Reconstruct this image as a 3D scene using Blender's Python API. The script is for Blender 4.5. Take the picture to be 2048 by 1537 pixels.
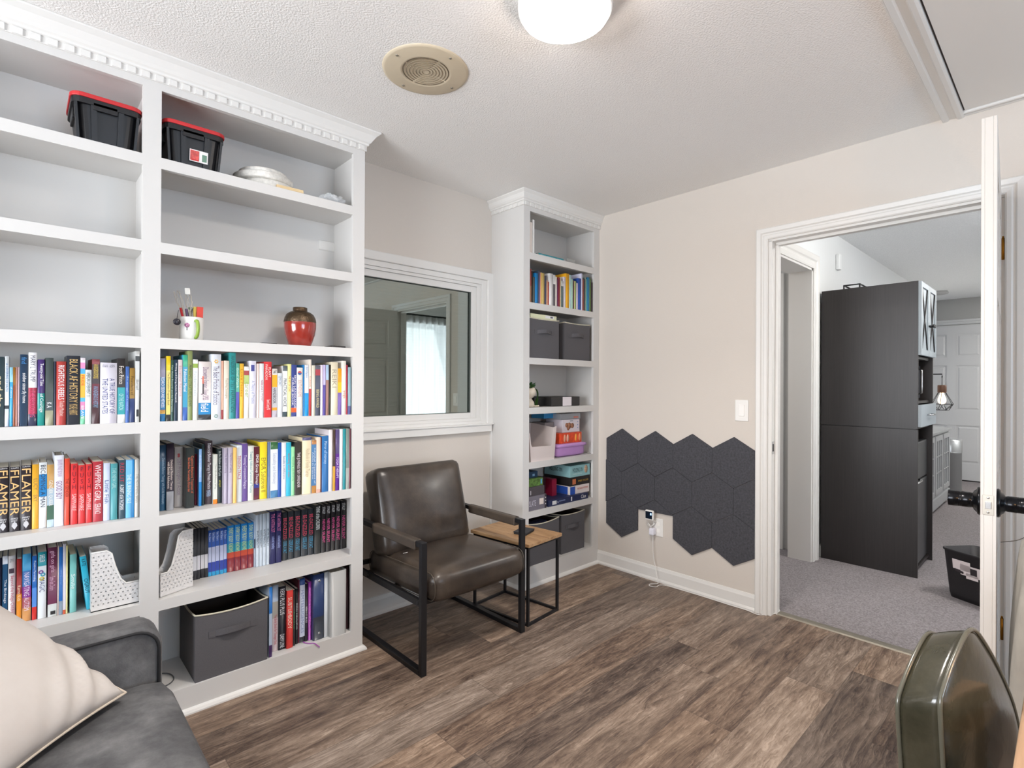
import bpy, bmesh, math, random
from math import radians as R, pi, sin, cos
from mathutils import Vector, Matrix
for _o in list(bpy.data.objects): bpy.data.objects.remove(_o)
sc = bpy.context.scene
COL = sc.collection
random.seed(7)

# ---------------------------------------------------------------- camera
cam_d = bpy.data.cameras.new('camera'); cam = bpy.data.objects.new('camera', cam_d); COL.objects.link(cam)
cam_d.sensor_width = 36.0; cam_d.lens = 36.0*1050.6/2048; cam_d.clip_start = .02; cam_d.clip_end = 60
_F = Vector((0.68354076, 0.7299099, 0.00188645)); _R = Vector((0.72989627, -0.68354058, 0.00486881)); _U = Vector((-0.00484326, 0.00195112, 0.99998637))
cam.matrix_world = Matrix(((_R.x,_U.x,-_F.x,-2.98477539),(_R.y,_U.y,-_F.y,-2.28928888),(_R.z,_U.z,-_F.z,1.25097964),(0,0,0,1)))
sc.camera = cam

# ---------------------------------------------------------------- world, lights, exposure
w = bpy.data.worlds.new('daylight'); sc.world = w; w.use_nodes = True
wn = w.node_tree.nodes; wl = w.node_tree.links; wn.clear()
wo = wn.new('ShaderNodeOutputWorld'); wb = wn.new('ShaderNodeBackground'); wb.inputs[0].default_value = (.62,.78,1,1); wb.inputs[1].default_value = .75
wl.new(wb.outputs[0], wo.inputs[0])
def area(name, loc, target, sx, sy, power, color, shape='RECTANGLE'):
    d = bpy.data.lights.new(name, 'AREA'); d.shape = shape; d.size = sx; d.size_y = sy; d.energy = power; d.color = color
    o = bpy.data.objects.new(name, d); COL.objects.link(o); o.location = loc
    o.rotation_euler = (Vector(target)-Vector(loc)).to_track_quat('-Z','Y').to_euler(); return o
# daylight through the windows behind the camera, the ceiling lamp, the hall's own window, and unseen lamps added in the hall
area('window_daylight_rear', (-2.05,-5.55,1.35), (-2.05,-1.6,3.2), 2.1, 1.5, 52, (.60,.79,1))
area('window_daylight_left', (-5.90,-1.35,1.25), (-1.9,-1.5,3.4), 2.4, 1.6, 128, (.94,.965,1))
area('ceiling_lamp_light', (-1.80,-1.25,2.352), (-1.80,-1.25,0), .25, .25, 7.5, (1,.94,.88), 'DISK').data.spread = R(128)
area('hall_window_light', (1.15,-3.80,1.30), (1.15,-1.5,2.2), 1.5, 1.8, 52, (.92,.96,1))
area('added_hall_lamp_light', (1.0,-2.5,2.36), (1.0,-1.6,0.6), .3, .3, 19, (1,.97,.93), 'DISK')
area('unseen_hall_end_light', (4.6,-2.7,2.36), (4.6,-2.6,0), .4, .4, 21, (1,.98,.95), 'DISK')
area('side_room_light', (.5,.2,2.35), (.5,.2,0), .5, .5, 7, (.95,.97,1), 'DISK')
sc.view_settings.view_transform = 'Standard'; sc.view_settings.look = 'None'
sc.view_settings.exposure = 1.0; sc.view_settings.gamma = 1.0; sc.view_settings.use_curve_mapping = False

# ---------------------------------------------------------------- materials
def hexc(h):
    c = [int(h[i:i+2],16)/255 for i in (0,2,4)]
    return tuple(x/12.92 if x<=.04045 else ((x+.055)/1.055)**2.4 for x in c)+(1,)
class NT:
    def __init__(s, m): s.t = m.node_tree; s.n = s.t.nodes; s.l = s.t.links
    def add(s, k, **kw):
        n = s.n.new(k)
        for a, b in kw.items(): setattr(n, a, b)
        return n
    def ln(s, a, b): s.l.new(a, b)
    def m(s, op, a, b=None, c=None):
        n = s.n.new('ShaderNodeMath'); n.operation = op
        for i, v in enumerate((a, b, c)):
            if v is None: continue
            if isinstance(v, (int, float)): n.inputs[i].default_value = v
            else: s.l.new(v, n.inputs[i])
        return n.outputs[0]
    def ramp(s, f, stops):
        n = s.n.new('ShaderNodeValToRGB'); e = n.color_ramp.elements
        while len(e) < len(stops): e.new(.5)
        for i, (p, c) in enumerate(stops): e[i].position = p; e[i].color = hexc(c)
        s.l.new(f, n.inputs[0]); return n.outputs[0]
MC = {}
def mat(h, rough=.5, metal=0, var=0, scale=8, bump=0, bscale=60, coat=0, spec=.5, stretch=(1,1,1), emit=0, name=None, alpha=1, trans=0, detail=3):
    key = (h,rough,metal,var,scale,bump,bscale,coat,spec,stretch,emit,alpha,trans)
    if key in MC: return MC[key]
    m = bpy.data.materials.new(name or 'paint_'+h); m.use_nodes = True; t = NT(m); b = t.n['Principled BSDF']
    b.inputs['Base Color'].default_value = hexc(h); b.inputs['Roughness'].default_value = rough; b.inputs['Metallic'].default_value = metal
    b.inputs['Specular IOR Level'].default_value = spec; b.inputs['Coat Weight'].default_value = coat; b.inputs['Coat Roughness'].default_value = .12
    if trans: b.inputs['Transmission Weight'].default_value = trans
    if alpha < 1: b.inputs['Alpha'].default_value = alpha
    if emit: b.inputs['Emission Color'].default_value = hexc(h); b.inputs['Emission Strength'].default_value = emit
    if var or bump:
        tc = t.add('ShaderNodeTexCoord'); mp = t.add('ShaderNodeMapping'); mp.inputs['Scale'].default_value = stretch; t.ln(tc.outputs['Object'], mp.inputs[0])
    if var:
        n = t.add('ShaderNodeTexNoise'); n.inputs['Scale'].default_value = scale; n.inputs['Detail'].default_value = detail; n.inputs['Roughness'].default_value = .6; t.ln(mp.outputs[0], n.inputs[0])
        hs = t.add('ShaderNodeHueSaturation'); hs.inputs['Color'].default_value = hexc(h)
        t.ln(t.m('ADD', t.m('MULTIPLY', t.m('SUBTRACT', n.outputs[0], .5), var*2.4), 1.0), hs.inputs['Value']); t.ln(hs.outputs[0], b.inputs['Base Color'])
    if bump:
        n2 = t.add('ShaderNodeTexNoise'); n2.inputs['Scale'].default_value = bscale; n2.inputs['Detail'].default_value = 4; t.ln(mp.outputs[0], n2.inputs[0])
        bp = t.add('ShaderNodeBump'); bp.inputs['Strength'].default_value = bump; bp.inputs['Distance'].default_value = .004; t.ln(n2.outputs[0], bp.inputs['Height']); t.ln(bp.outputs[0], b.inputs['Normal'])
    MC[key] = m; return m

def floor_mat():
    m = bpy.data.materials.new('vinyl_plank_floor'); m.use_nodes = True; t = NT(m); b = t.n['Principled BSDF']
    tc = t.add('ShaderNodeTexCoord'); s = t.add('ShaderNodeSeparateXYZ'); t.ln(tc.outputs['Object'], s.inputs[0]); X, Y = s.outputs[0], s.outputs[1]
    W, L = .181, 1.22
    ry = t.m('DIVIDE', Y, W); row = t.m('FLOOR', ry)
    wn1 = t.add('ShaderNodeTexWhiteNoise', noise_dimensions='1D'); t.ln(row, wn1.inputs['W'])
    rx = t.m('ADD', t.m('DIVIDE', X, L), wn1.outputs[0]); idx = t.m('FLOOR', rx)
    cb = t.add('ShaderNodeCombineXYZ'); t.ln(row, cb.inputs[0]); t.ln(idx, cb.inputs[1])
    wn2 = t.add('ShaderNodeTexWhiteNoise', noise_dimensions='2D'); t.ln(cb.outputs[0], wn2.inputs['Vector'])
    r = wn2.outputs['Value']
    v = t.add('ShaderNodeCombineXYZ'); t.ln(t.m('ADD', t.m('MULTIPLY', X, 1.0), t.m('MULTIPLY', r, 37)), v.inputs[0]); t.ln(t.m('ADD', t.m('MULTIPLY', Y, 7.5), t.m('MULTIPLY', r, 91)), v.inputs[1])
    n1 = t.add('ShaderNodeTexNoise'); n1.inputs['Scale'].default_value = 2.3; n1.inputs['Detail'].default_value = 7; n1.inputs['Roughness'].default_value = .62; n1.inputs['Distortion'].default_value = .9; t.ln(v.outputs[0], n1.inputs[0])
    v2 = t.add('ShaderNodeCombineXYZ'); t.ln(t.m('ADD', t.m('MULTIPLY', X, 6), t.m('MULTIPLY', r, 50)), v2.inputs[0]); t.ln(t.m('ADD', t.m('MULTIPLY', Y, 85), t.m('MULTIPLY', n1.outputs[0], 9)), v2.inputs[1])
    n2 = t.add('ShaderNodeTexNoise'); n2.inputs['Scale'].default_value = 1.6; n2.inputs['Detail'].default_value = 5; n2.inputs['Roughness'].default_value = .7; t.ln(v2.outputs[0], n2.inputs[0])
    f = t.m('ADD', t.m('MULTIPLY', n1.outputs[0], .55), t.m('ADD', t.m('MULTIPLY', n2.outputs[0], .60), t.m('MULTIPLY', t.m('SUBTRACT', r, .5), .16)))
    c = t.ramp(f, [(.35,'2f2724'),(.45,'51443d'),(.55,'706156'),(.64,'8a7a6d'),(.78,'b3a294')])
    wn3 = t.add('ShaderNodeTexWhiteNoise', noise_dimensions='2D'); ad = t.add('ShaderNodeVectorMath', operation='ADD'); t.ln(cb.outputs[0], ad.inputs[0]); ad.inputs[1].default_value = (5.3,2.1,0); t.ln(ad.outputs[0], wn3.inputs['Vector'])
    hs = t.add('ShaderNodeHueSaturation'); t.ln(c, hs.inputs['Color']); t.ln(t.m('ADD', t.m('MULTIPLY', wn3.outputs['Value'], .3), .95), hs.inputs['Saturation']); t.ln(t.m('ADD', t.m('MULTIPLY', wn3.outputs['Value'], .3), .86), hs.inputs['Value'])
    fy = t.m('FRACT', ry); fx = t.m('FRACT', rx)
    ey = t.m('MINIMUM', fy, t.m('SUBTRACT', 1.0, fy)); ex = t.m('MINIMUM', fx, t.m('SUBTRACT', 1.0, fx))
    seam = t.m('MAXIMUM', t.m('LESS_THAN', ey, .007), t.m('LESS_THAN', ex, .0012))
    mx = t.add('ShaderNodeMix', data_type='RGBA'); t.ln(t.m('MULTIPLY', seam, .45), mx.inputs[0]); t.ln(hs.outputs[0], mx.inputs[6]); mx.inputs[7].default_value = hexc('463d39'); t.ln(mx.outputs[2], b.inputs['Base Color'])
    t.ln(t.m('ADD', t.m('MULTIPLY', n2.outputs[0], .2), .36), b.inputs['Roughness']); b.inputs['Specular IOR Level'].default_value = .4
    bp = t.add('ShaderNodeBump'); bp.inputs['Strength'].default_value = .25; bp.inputs['Distance'].default_value = .002; t.ln(t.m('SUBTRACT', n2.outputs[0], seam), bp.inputs['Height']); t.ln(bp.outputs[0], b.inputs['Normal'])
    return m
def wood_mat(name, stops, rough=.5, sy=14, axis='X', bump=.2):
    m = bpy.data.materials.new(name); m.use_nodes = True; t = NT(m); b = t.n['Principled BSDF']
    tc = t.add('ShaderNodeTexCoord'); mp = t.add('ShaderNodeMapping')
    mp.inputs['Scale'].default_value = {'X':(1,sy,sy),'Y':(sy,1,sy),'Z':(sy,sy,1)}[axis]; t.ln(tc.outputs['Object'], mp.inputs[0])
    n = t.add('ShaderNodeTexNoise'); n.inputs['Scale'].default_value = 3; n.inputs['Detail'].default_value = 7; n.inputs['Roughness'].default_value = .65; n.inputs['Distortion'].default_value = .6; t.ln(mp.outputs[0], n.inputs[0])
    t.ln(t.ramp(n.outputs[0], stops), b.inputs['Base Color']); b.inputs['Roughness'].default_value = rough
    bp = t.add('ShaderNodeBump'); bp.inputs['Strength'].default_value = bump; bp.inputs['Distance'].default_value = .002; t.ln(n.outputs[0], bp.inputs['Height']); t.ln(bp.outputs[0], b.inputs['Normal'])
    return m
def perforated_mat(name, h, pitch=.014, rad=.17):
    m = bpy.data.materials.new(name); m.use_nodes = True; t = NT(m); b = t.n['Principled BSDF']; b.inputs['Base Color'].default_value = hexc(h); b.inputs['Roughness'].default_value = .4
    tc = t.add('ShaderNodeTexCoord'); s = t.add('ShaderNodeSeparateXYZ'); t.ln(tc.outputs['Object'], s.inputs[0])
    u = t.m('DIVIDE', t.m('ADD', s.outputs[0], s.outputs[1]), pitch); v = t.m('DIVIDE', s.outputs[2], pitch)
    a = t.m('SUBTRACT', t.m('FRACT', t.m('ADD', u, t.m('MULTIPLY', t.m('FLOOR', v), .5))), .5); c = t.m('SUBTRACT', t.m('FRACT', v), .5)
    d = t.m('SQRT', t.m('ADD', t.m('MULTIPLY', a, a), t.m('MULTIPLY', c, c)))
    g = t.add('ShaderNodeNewGeometry'); sn = t.add('ShaderNodeSeparateXYZ'); t.ln(g.outputs['Normal'], sn.inputs[0])
    hole = t.m('MULTIPLY', t.m('LESS_THAN', d, rad), t.m('LESS_THAN', t.m('ABSOLUTE', sn.outputs[2]), .5))
    hole = t.m('MULTIPLY', hole, t.m('GREATER_THAN', s.outputs[2], .014))
    tr = t.add('ShaderNodeBsdfTransparent'); mx = t.add('ShaderNodeMixShader'); t.ln(hole, mx.inputs[0]); t.ln(b.outputs[0], mx.inputs[1]); t.ln(tr.outputs[0], mx.inputs[2]); t.ln(mx.outputs[0], t.n['Material Output'].inputs[0])
    return m
def leather_mat(name, stops, rough, scale=5, coat=0, bscale=180, bump=.25):
    m = bpy.data.materials.new(name); m.use_nodes = True; t = NT(m); b = t.n['Principled BSDF']
    tc = t.add('ShaderNodeTexCoord'); n = t.add('ShaderNodeTexNoise'); n.inputs['Scale'].default_value = scale; n.inputs['Detail'].default_value = 8; n.inputs['Roughness'].default_value = .65; t.ln(tc.outputs['Object'], n.inputs[0])
    t.ln(t.ramp(n.outputs[0], stops), b.inputs['Base Color'])
    t.ln(t.m('ADD', t.m('MULTIPLY', n.outputs[0], .15), rough-.07), b.inputs['Roughness']); b.inputs['Coat Weight'].default_value = coat; b.inputs['Coat Roughness'].default_value = .2
    n2 = t.add('ShaderNodeTexNoise'); n2.inputs['Scale'].default_value = bscale; n2.inputs['Detail'].default_value = 3; t.ln(tc.outputs['Object'], n2.inputs[0])
    bp = t.add('ShaderNodeBump'); bp.inputs['Strength'].default_value = bump; bp.inputs['Distance'].default_value = .002; t.ln(n2.outputs[0], bp.inputs['Height']); t.ln(bp.outputs[0], b.inputs['Normal'])
    return m

M_wall = mat('d2cac1', .85, bump=.12, bscale=140, name='greige_wall_paint')
M_ceil = mat('f1efec', .95, bump=.75, bscale=150, name='stippled_ceiling_paint')
M_pop = mat('f2f3f3', .95, var=.12, scale=120, bump=1.0, bscale=110, name='popcorn_ceiling')
M_trim = mat('e0deda', .38, name='white_trim_paint')
M_shelf = mat('d3d1ce', .42, name='white_bookcase_paint')
M_hallwall = mat('e4e6e6', .8, name='white_hall_paint')
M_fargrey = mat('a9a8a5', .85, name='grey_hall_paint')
M_door = mat('cfcbc5', .4, name='white_door_paint')
M_floor = floor_mat()
M_carpet = mat('8a8384', 1, var=.75, scale=120, bump=1, bscale=320, name='grey_carpet')
M_black = mat('1d1d20', .42, metal=.3, name='black_powder_coat')
M_blackpl = mat('17171a', .38, name='black_plastic')
M_chrome = mat('c8c8c8', .22, metal=1, name='nickel')
M_brass = mat('a8742c', .35, metal=1, name='old_brass')
M_pages = mat('e8e2d2', .9, var=.08, scale=60, stretch=(30,1,1), name='book_pages')
M_binf = mat('5a585b', .95, var=.16, scale=220, bump=.3, bscale=400, name='grey_bin_fabric')
M_bintrim = mat('cfc9b4', .9, name='cream_bin_trim')
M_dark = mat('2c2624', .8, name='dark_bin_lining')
M_red = mat('c0282c', .4, name='red_plastic')
M_white = mat('eceae6', .45, name='white_plastic')

# ---------------------------------------------------------------- mesh helpers
def link(name, bm, m, parent=None, loc=None, smooth=False, bevel=0, kind=None):
    me = bpy.data.meshes.new(name); bm.normal_update(); bm.to_mesh(me); bm.free()
    for x in (m if isinstance(m, (list,tuple)) else [m]): me.materials.append(x)
    if smooth:
        for p in me.polygons: p.use_smooth = True
    o = bpy.data.objects.new(name, me); COL.objects.link(o)
    if parent: o.parent = parent
    if loc: o.location = loc
    if bevel:
        b = o.modifiers.new('bevel','BEVEL'); b.width = bevel; b.segments = 2; b.limit_method = 'ANGLE'; b.angle_limit = R(40)
    if kind: o['kind'] = kind
    return o
def tag(o, label, cat, group=None):
    o['label'] = label; o['category'] = cat
    if group: o['group'] = group
    return o
def thing(name, label, cat, loc=(0,0,0), rz=0, group=None):
    o = bpy.data.objects.new(name, None); COL.objects.link(o); o.location = loc; o.rotation_euler = (0,0,rz); o.empty_display_size = .05
    return tag(o, label, cat, group)
def nb(): return bmesh.new()
def box(bm, x0, x1, y0, y1, z0, z1, mi=0, M=None):
    v = [bm.verts.new((M @ Vector(p)) if M else p) for p in ((x0,y0,z0),(x1,y0,z0),(x1,y1,z0),(x0,y1,z0),(x0,y0,z1),(x1,y0,z1),(x1,y1,z1),(x0,y1,z1))]
    for q in ((0,3,2,1),(4,5,6,7),(0,1,5,4),(1,2,6,5),(2,3,7,6),(3,0,4,7)):
        f = bm.faces.new([v[i] for i in q]); f.material_index = mi
    return v
def B(*a, **k):
    bm = nb(); box(bm, *a, **k); return bm
def prism(bm, pts, ax, a0, a1, mi=0):
    """polygon pts (p,q) extruded along axis ax between a0 and a1; ax 'x': (a,p,q) 'y': (p,a,q) 'z': (p,q,a)"""
    def P(p, q, a): return {'x':(a,p,q),'y':(p,a,q),'z':(p,q,a)}[ax]
    A = [bm.verts.new(P(p,q,a0)) for p, q in pts]; C = [bm.verts.new(P(p,q,a1)) for p, q in pts]
    fs = [bm.faces.new(A), bm.faces.new(C[::-1])]; n = len(pts)
    for i in range(n): fs.append(bm.faces.new((A[i],C[i],C[(i+1)%n],A[(i+1)%n])))
    for f in fs: f.material_index = mi
    bmesh.ops.recalc_face_normals(bm, faces=fs); return fs
def tube(bm, pts, r, n=8, closed=False, mi=0, cap=True):
    pts = [Vector(p) for p in pts]; N = len(pts); rings = []
    up = None
    for i, p in enumerate(pts):
        a = pts[i-1] if (i or closed) else p; b = pts[(i+1)%N] if (i < N-1 or closed) else p
        t = (b-a).normalized()
        if up is None: up = t.orthogonal().normalized()
        up = (up - t*up.dot(t)).normalized(); s = t.cross(up)
        rr = r[i] if isinstance(r, (list,tuple)) else r
        rings.append([bm.verts.new(p + (up*cos(2*pi*k/n) + s*sin(2*pi*k/n))*rr) for k in range(n)])
    for i in range(N if closed else N-1):
        A, C = rings[i], rings[(i+1)%N]
        for k in range(n):
            f = bm.faces.new((A[k],A[(k+1)%n],C[(k+1)%n],C[k])); f.material_index = mi; f.smooth = True
    if cap and not closed:
        for q in (rings[0][::-1], rings[-1]): bm.faces.new(q).material_index = mi
def lathe(bm, prof, cx=0, cy=0, n=32, mi=0, M=None, cap=True):
    rings = []
    for r, z in prof:
        rings.append([bm.verts.new((M @ Vector((cx+r*cos(2*pi*k/n), cy+r*sin(2*pi*k/n), z))) if M else (cx+r*cos(2*pi*k/n), cy+r*sin(2*pi*k/n), z)) for k in range(n)])
    fs = []
    for A, C in zip(rings, rings[1:]):
        for k in range(n):
            f = bm.faces.new((A[k],A[(k+1)%n],C[(k+1)%n],C[k])); f.material_index = mi; f.smooth = True; fs.append(f)
    if cap:
        fs.append(bm.faces.new(rings[0][::-1])); fs.append(bm.faces.new(rings[-1]))
        for f in fs[-2:]: f.material_index = mi
    bmesh.ops.recalc_face_normals(bm, faces=fs)
def softbox(w, d, h, r, puff=(0,0,0), n=14):
    """rounded cushion centred on origin"""
    bm = nb(); bmesh.ops.create_cube(bm, size=2); bmesh.ops.subdivide_edges(bm, edges=bm.edges[:], cuts=n, use_grid_fill=True)
    hw = Vector((w/2,d/2,h/2))
    for v in bm.verts:
        u = Vector(v.co); c = Vector([max(-hw[i]+r, min(hw[i]-r, u[i]*hw[i])) for i in range(3)]); dlt = Vector([u[i]*hw[i] for i in range(3)]) - c
        p = c + (dlt.normalized()*r if dlt.length > 1e-6 else dlt)
        e = [1-u[i]**2 for i in range(3)]
        p.x += puff[0]*u.x**3*e[1]*e[2]; p.y += puff[1]*u.y**3*e[0]*e[2]; p.z += puff[2]*u.z**3*e[0]*e[1]
        v.co = p
    for f in bm.faces: f.smooth = True
    return bm
def molding(bm, path, prof, to3, closed=False, mi=0):
    """sweep prof (offset to the left of the path, height) along 2D path with mitres"""
    N = len(path); P = [Vector(p) for p in path]; rows = []
    for i in range(N):
        ds = []
        if i > 0 or closed: ds.append((P[i]-P[i-1]).normalized())
        if i < N-1 or closed: ds.append((P[(i+1)%N]-P[i]).normalized())
        ns = [Vector((-d.y,d.x)) for d in ds]; mvec = sum(ns, Vector((0,0)))
        mvec = mvec/ (mvec.dot(ns[0])) if len(ns) > 1 else ns[0]
        rows.append([bm.verts.new(to3(*(P[i]+mvec*o), t)) for o, t in prof])
    fs = []; K = len(prof)
    for i in range(N if closed else N-1):
        A, C = rows[i], rows[(i+1)%N]
        for k in range(K): fs.append(bm.faces.new((A[k],A[(k+1)%K],C[(k+1)%K],C[k])))
    if not closed: fs.append(bm.faces.new(rows[0][::-1])); fs.append(bm.faces.new(rows[-1]))
    for f in fs: f.material_index = mi
    bmesh.ops.recalc_face_normals(bm, faces=fs)

TEXTS = []
def text(parent, s, origin, ex, ey, length, height, m, name='lettering'):
    """s centred on origin; ex = reading direction, ey = up direction of the letters (parent space)"""
    cu = bpy.data.curves.new(name, 'FONT'); cu.body = s; cu.align_x = 'CENTER'; cu.resolution_u = 2; cu.space_line = .95
    o = bpy.data.objects.new(name, cu); COL.objects.link(o)
    TEXTS.append((o, parent, Vector(origin), Vector(ex), Vector(ey), length, height, m))
def flush_texts():
    bpy.context.view_layer.update(); dg = bpy.context.evaluated_depsgraph_get()
    for o, parent, org, ex, ey, L, H, m in TEXTS:
        me = bpy.data.meshes.new_from_object(o.evaluated_get(dg)); ez = ex.cross(ey)
        xs = [v.co.x for v in me.vertices]; ys = [v.co.y for v in me.vertices]
        if xs:
            x0, x1, y0, y1 = min(xs), max(xs), min(ys), max(ys); sx = L/max(x1-x0,1e-4); sy = H/max(y1-y0,1e-4)
            sx = min(sx, sy*1.9)
            for v in me.vertices:
                a = (v.co.x-(x0+x1)/2)*sx; b = (v.co.y-(y0+y1)/2)*sy; v.co = org + ex*a + ey*b
        name = o.name.split('.')[0]; cu = o.data; bpy.data.objects.remove(o); bpy.data.curves.remove(cu)
        me.materials.clear(); me.materials.append(m)
        n = bpy.data.objects.new(name, me); COL.objects.link(n); n.parent = parent
    TEXTS.clear()
VX, VY, VZ = Vector((1,0,0)), Vector((0,1,0)), Vector((0,0,1))

# ================================================================ SETTING
CZ = 2.44
link('floor', B(-5.45,.05,-5.15,.42,-.05,0), M_floor, kind='structure')
link('floor', B(.08,6.4,-3.3,1.0,-.05,.004), M_carpet, kind='structure')
bm = nb(); prism(bm, [(.045,0),(.05,.006),(.068,.009),(.09,.008),(.1,.003),(.1,0)], 'y', -2.1, -1.15)
link('trim_threshold', bm, mat('8a8478', .45, metal=.5, var=.15, scale=30), kind='structure')
link('ceiling', B(-5.45,.0,-5.15,.42,CZ,CZ+.06), M_ceil, kind='structure')
link('ceiling', B(.0,6.4,-3.3,1.0,CZ,CZ+.06), M_pop, kind='structure')
bm = nb(); box(bm,0,.12,-1.165,.42,0,CZ); box(bm,0,.12,-5.15,-2.105,0,CZ); box(bm,0,.12,-2.105,-1.165,2.06,CZ)
link('wall_right', bm, M_wall, kind='structure')
bm = nb(); box(bm,-5.4,-1.78,.30,.42,0,CZ); box(bm,-.80,0,.30,.42,0,CZ); box(bm,-1.78,-.80,.30,.42,0,1.01); box(bm,-1.78,-.80,.30,.42,1.92,CZ)
link('wall_back', bm, M_wall, kind='structure')
bm = nb(); box(bm,-5.32,-5.20,-5.15,-2.4,0,CZ); box(bm,-5.32,-5.20,-.3,.42,0,CZ); box(bm,-5.32,-5.20,-2.4,-.3,0,.65); box(bm,-5.32,-5.20,-2.4,-.3,2.3,CZ)
link('wall_left', bm, M_wall, kind='structure')
bm = nb(); box(bm,-5.20,-2.95,-5.02,-4.90,0,CZ); box(bm,-1.15,.0,-5.02,-4.90,0,CZ); box(bm,-2.95,-1.15,-5.02,-4.90,0,.85); box(bm,-2.95,-1.15,-5.02,-4.90,2.2,CZ)
link('wall_front', bm, M_wall, kind='structure')
def frame(bm, a0,a1,b0,b1, wl,wr,wb,wt, to, d0, d1, mi=0):
    """picture frame: outer rect a0..a1,b0..b1; to='x' plane (a=Y) or 'y' plane (a=X); d = depth range"""
    for (p0,p1,q0,q1) in ((a0,a0+wl,b0,b1),(a1-wr,a1,b0,b1),(a0+wl,a1-wr,b0,b0+wb),(a0+wl,a1-wr,b1-wt,b1)):
        if p1-p0 < 1e-5 or q1-q0 < 1e-5: continue
        if to == 'y': box(bm,p0,p1,d0,d1,q0,q1,mi)
        else: box(bm,d0,d1,p0,p1,q0,q1,mi)
# windows behind the camera (their daylight and reflections)
bm = nb(); frame(bm,-2.95,-1.15,.85,2.2,.06,.06,.06,.06,'y',-4.95,-4.89); box(bm,-2.08,-2.02,-4.95,-4.90,.9,2.15); box(bm,-2.9,-1.2,-4.95,-4.91,1.51,1.55)
link('window_2', bm, M_trim, kind='structure')
bm = nb(); frame(bm,-2.4,-.3,.65,2.3,.06,.06,.06,.06,'x',-5.26,-5.19); box(bm,-5.25,-5.21,-1.38,-1.32,.7,2.25); box(bm,-5.25,-5.21,-2.35,-.35,1.45,1.49)
link('window_3', bm, M_trim, kind='structure')
# hall
bm = nb(); box(bm,.12,.30,-1.02,-.87,0,CZ); box(bm,1.129,5.6,-1.02,-.87,0,CZ); box(bm,.30,1.129,-1.02,-.87,2.09,CZ); box(bm,5.6,6.2,-.7,-.6,0,CZ)
link('wall_hall', bm, M_hallwall, kind='structure')
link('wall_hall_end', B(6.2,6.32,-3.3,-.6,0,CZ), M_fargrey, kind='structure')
bm = nb(); box(bm,.12,.5,-3.25,-3.15,0,CZ); box(bm,1.8,6.2,-3.25,-3.15,0,CZ); box(bm,.5,1.8,-3.25,-3.15,0,.3); box(bm,.5,1.8,-3.25,-3.15,2.15,CZ)
link('wall_hall_right', bm, M_hallwall, kind='structure')
bm = nb(); frame(bm,.5,1.8,.3,2.15,.07,.07,.07,.07,'y',-3.18,-3.12)
link('window_4', bm, M_trim, kind='structure')
link('wall_side_room', B(1.3,1.4,-.87,.9,0,CZ), mat('c9c7c4',.8), kind='structure')
link('wall_side_room_back', B(.12,1.3,.8,.9,0,CZ), mat('c9c7c4',.8), kind='structure')
link('trim_1', B(1.278,1.3,-.775,-.69,0,2.12), M_trim, kind='structure', bevel=.004)
# casing profiles
CAS = [(0,0),(0,.010),(.006,.014),(.02,.015),(.026,.011),(.032,.011),(.038,.018),(.058,.020),(.063,.016),(.063,0)]
def casing(bm, y0, y1, zt, x, sgn, wscale=1, face='x'):
    path = [(y0,0),(y0,zt),(y1,zt),(y1,0)]           # y0 > y1 : left side first, outward is to the right of travel
    prof = [(o*wscale, t) for o, t in CAS]
    if face == 'x': molding(bm, path, prof if y0 < y1 else [(-o,t) for o,t in prof], lambda a,b,t: (x+sgn*t, a, b))
    else: molding(bm, path, prof if y0 < y1 else [(-o,t) for o,t in prof], lambda a,b,t: (a, x+sgn*t, b))
bm = nb()
molding(bm, [(-1.152,0),(-1.152,2.052),(-2.095,2.052),(-2.095,0)], [(-o,t) for o,t in CAS], lambda a,b,t:(-t,a,b))
molding(bm, [(-1.152,0),(-1.152,2.052),(-2.095,2.052),(-2.095,0)], [(-o,t) for o,t in CAS], lambda a,b,t:(.12+t,a,b))
link('trim_2', bm, M_trim, kind='structure')
bm = nb(); box(bm,-.002,.122,-1.17,-1.15,0,2.045); box(bm,-.002,.122,-2.105,-2.083,0,2.045); box(bm,-.002,.122,-2.105,-1.15,2.04,2.062)
box(bm,.045,.08,-1.185,-1.165,0,2.03); box(bm,.045,.08,-2.09,-2.068,0,2.03); box(bm,.045,.08,-2.09,-1.165,2.025,2.045)
link('trim_3', bm, M_trim, kind='structure', bevel=.0015)
bm = nb()
molding(bm, [(1.129,0),(1.129,2.09),(.30,2.09),(.30,0)], [(-o*1.6,t) for o,t in CAS], lambda a,b,t:(a,-1.02-t,b))
box(bm,1.11,1.129,-1.022,-.868,0,2.09); box(bm,.30,.319,-1.022,-.868,0,2.09); box(bm,.30,1.129,-1.022,-.868,2.075,2.092)
for f in bm.faces: pass
link('trim_4', bm, M_trim, kind='structure')
# strike plate is part of the jamb
bm = nb(); box(bm,.004,.034,-1.1715,-1.1695,.88,.95,0); box(bm,.012,.026,-1.1722,-1.1714,.895,.935,1)
sp = link('strike_plate', bm, [M_chrome, M_dark]); tag(sp,'nickel strike plate let into the left door jamb','strike plate')
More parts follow.
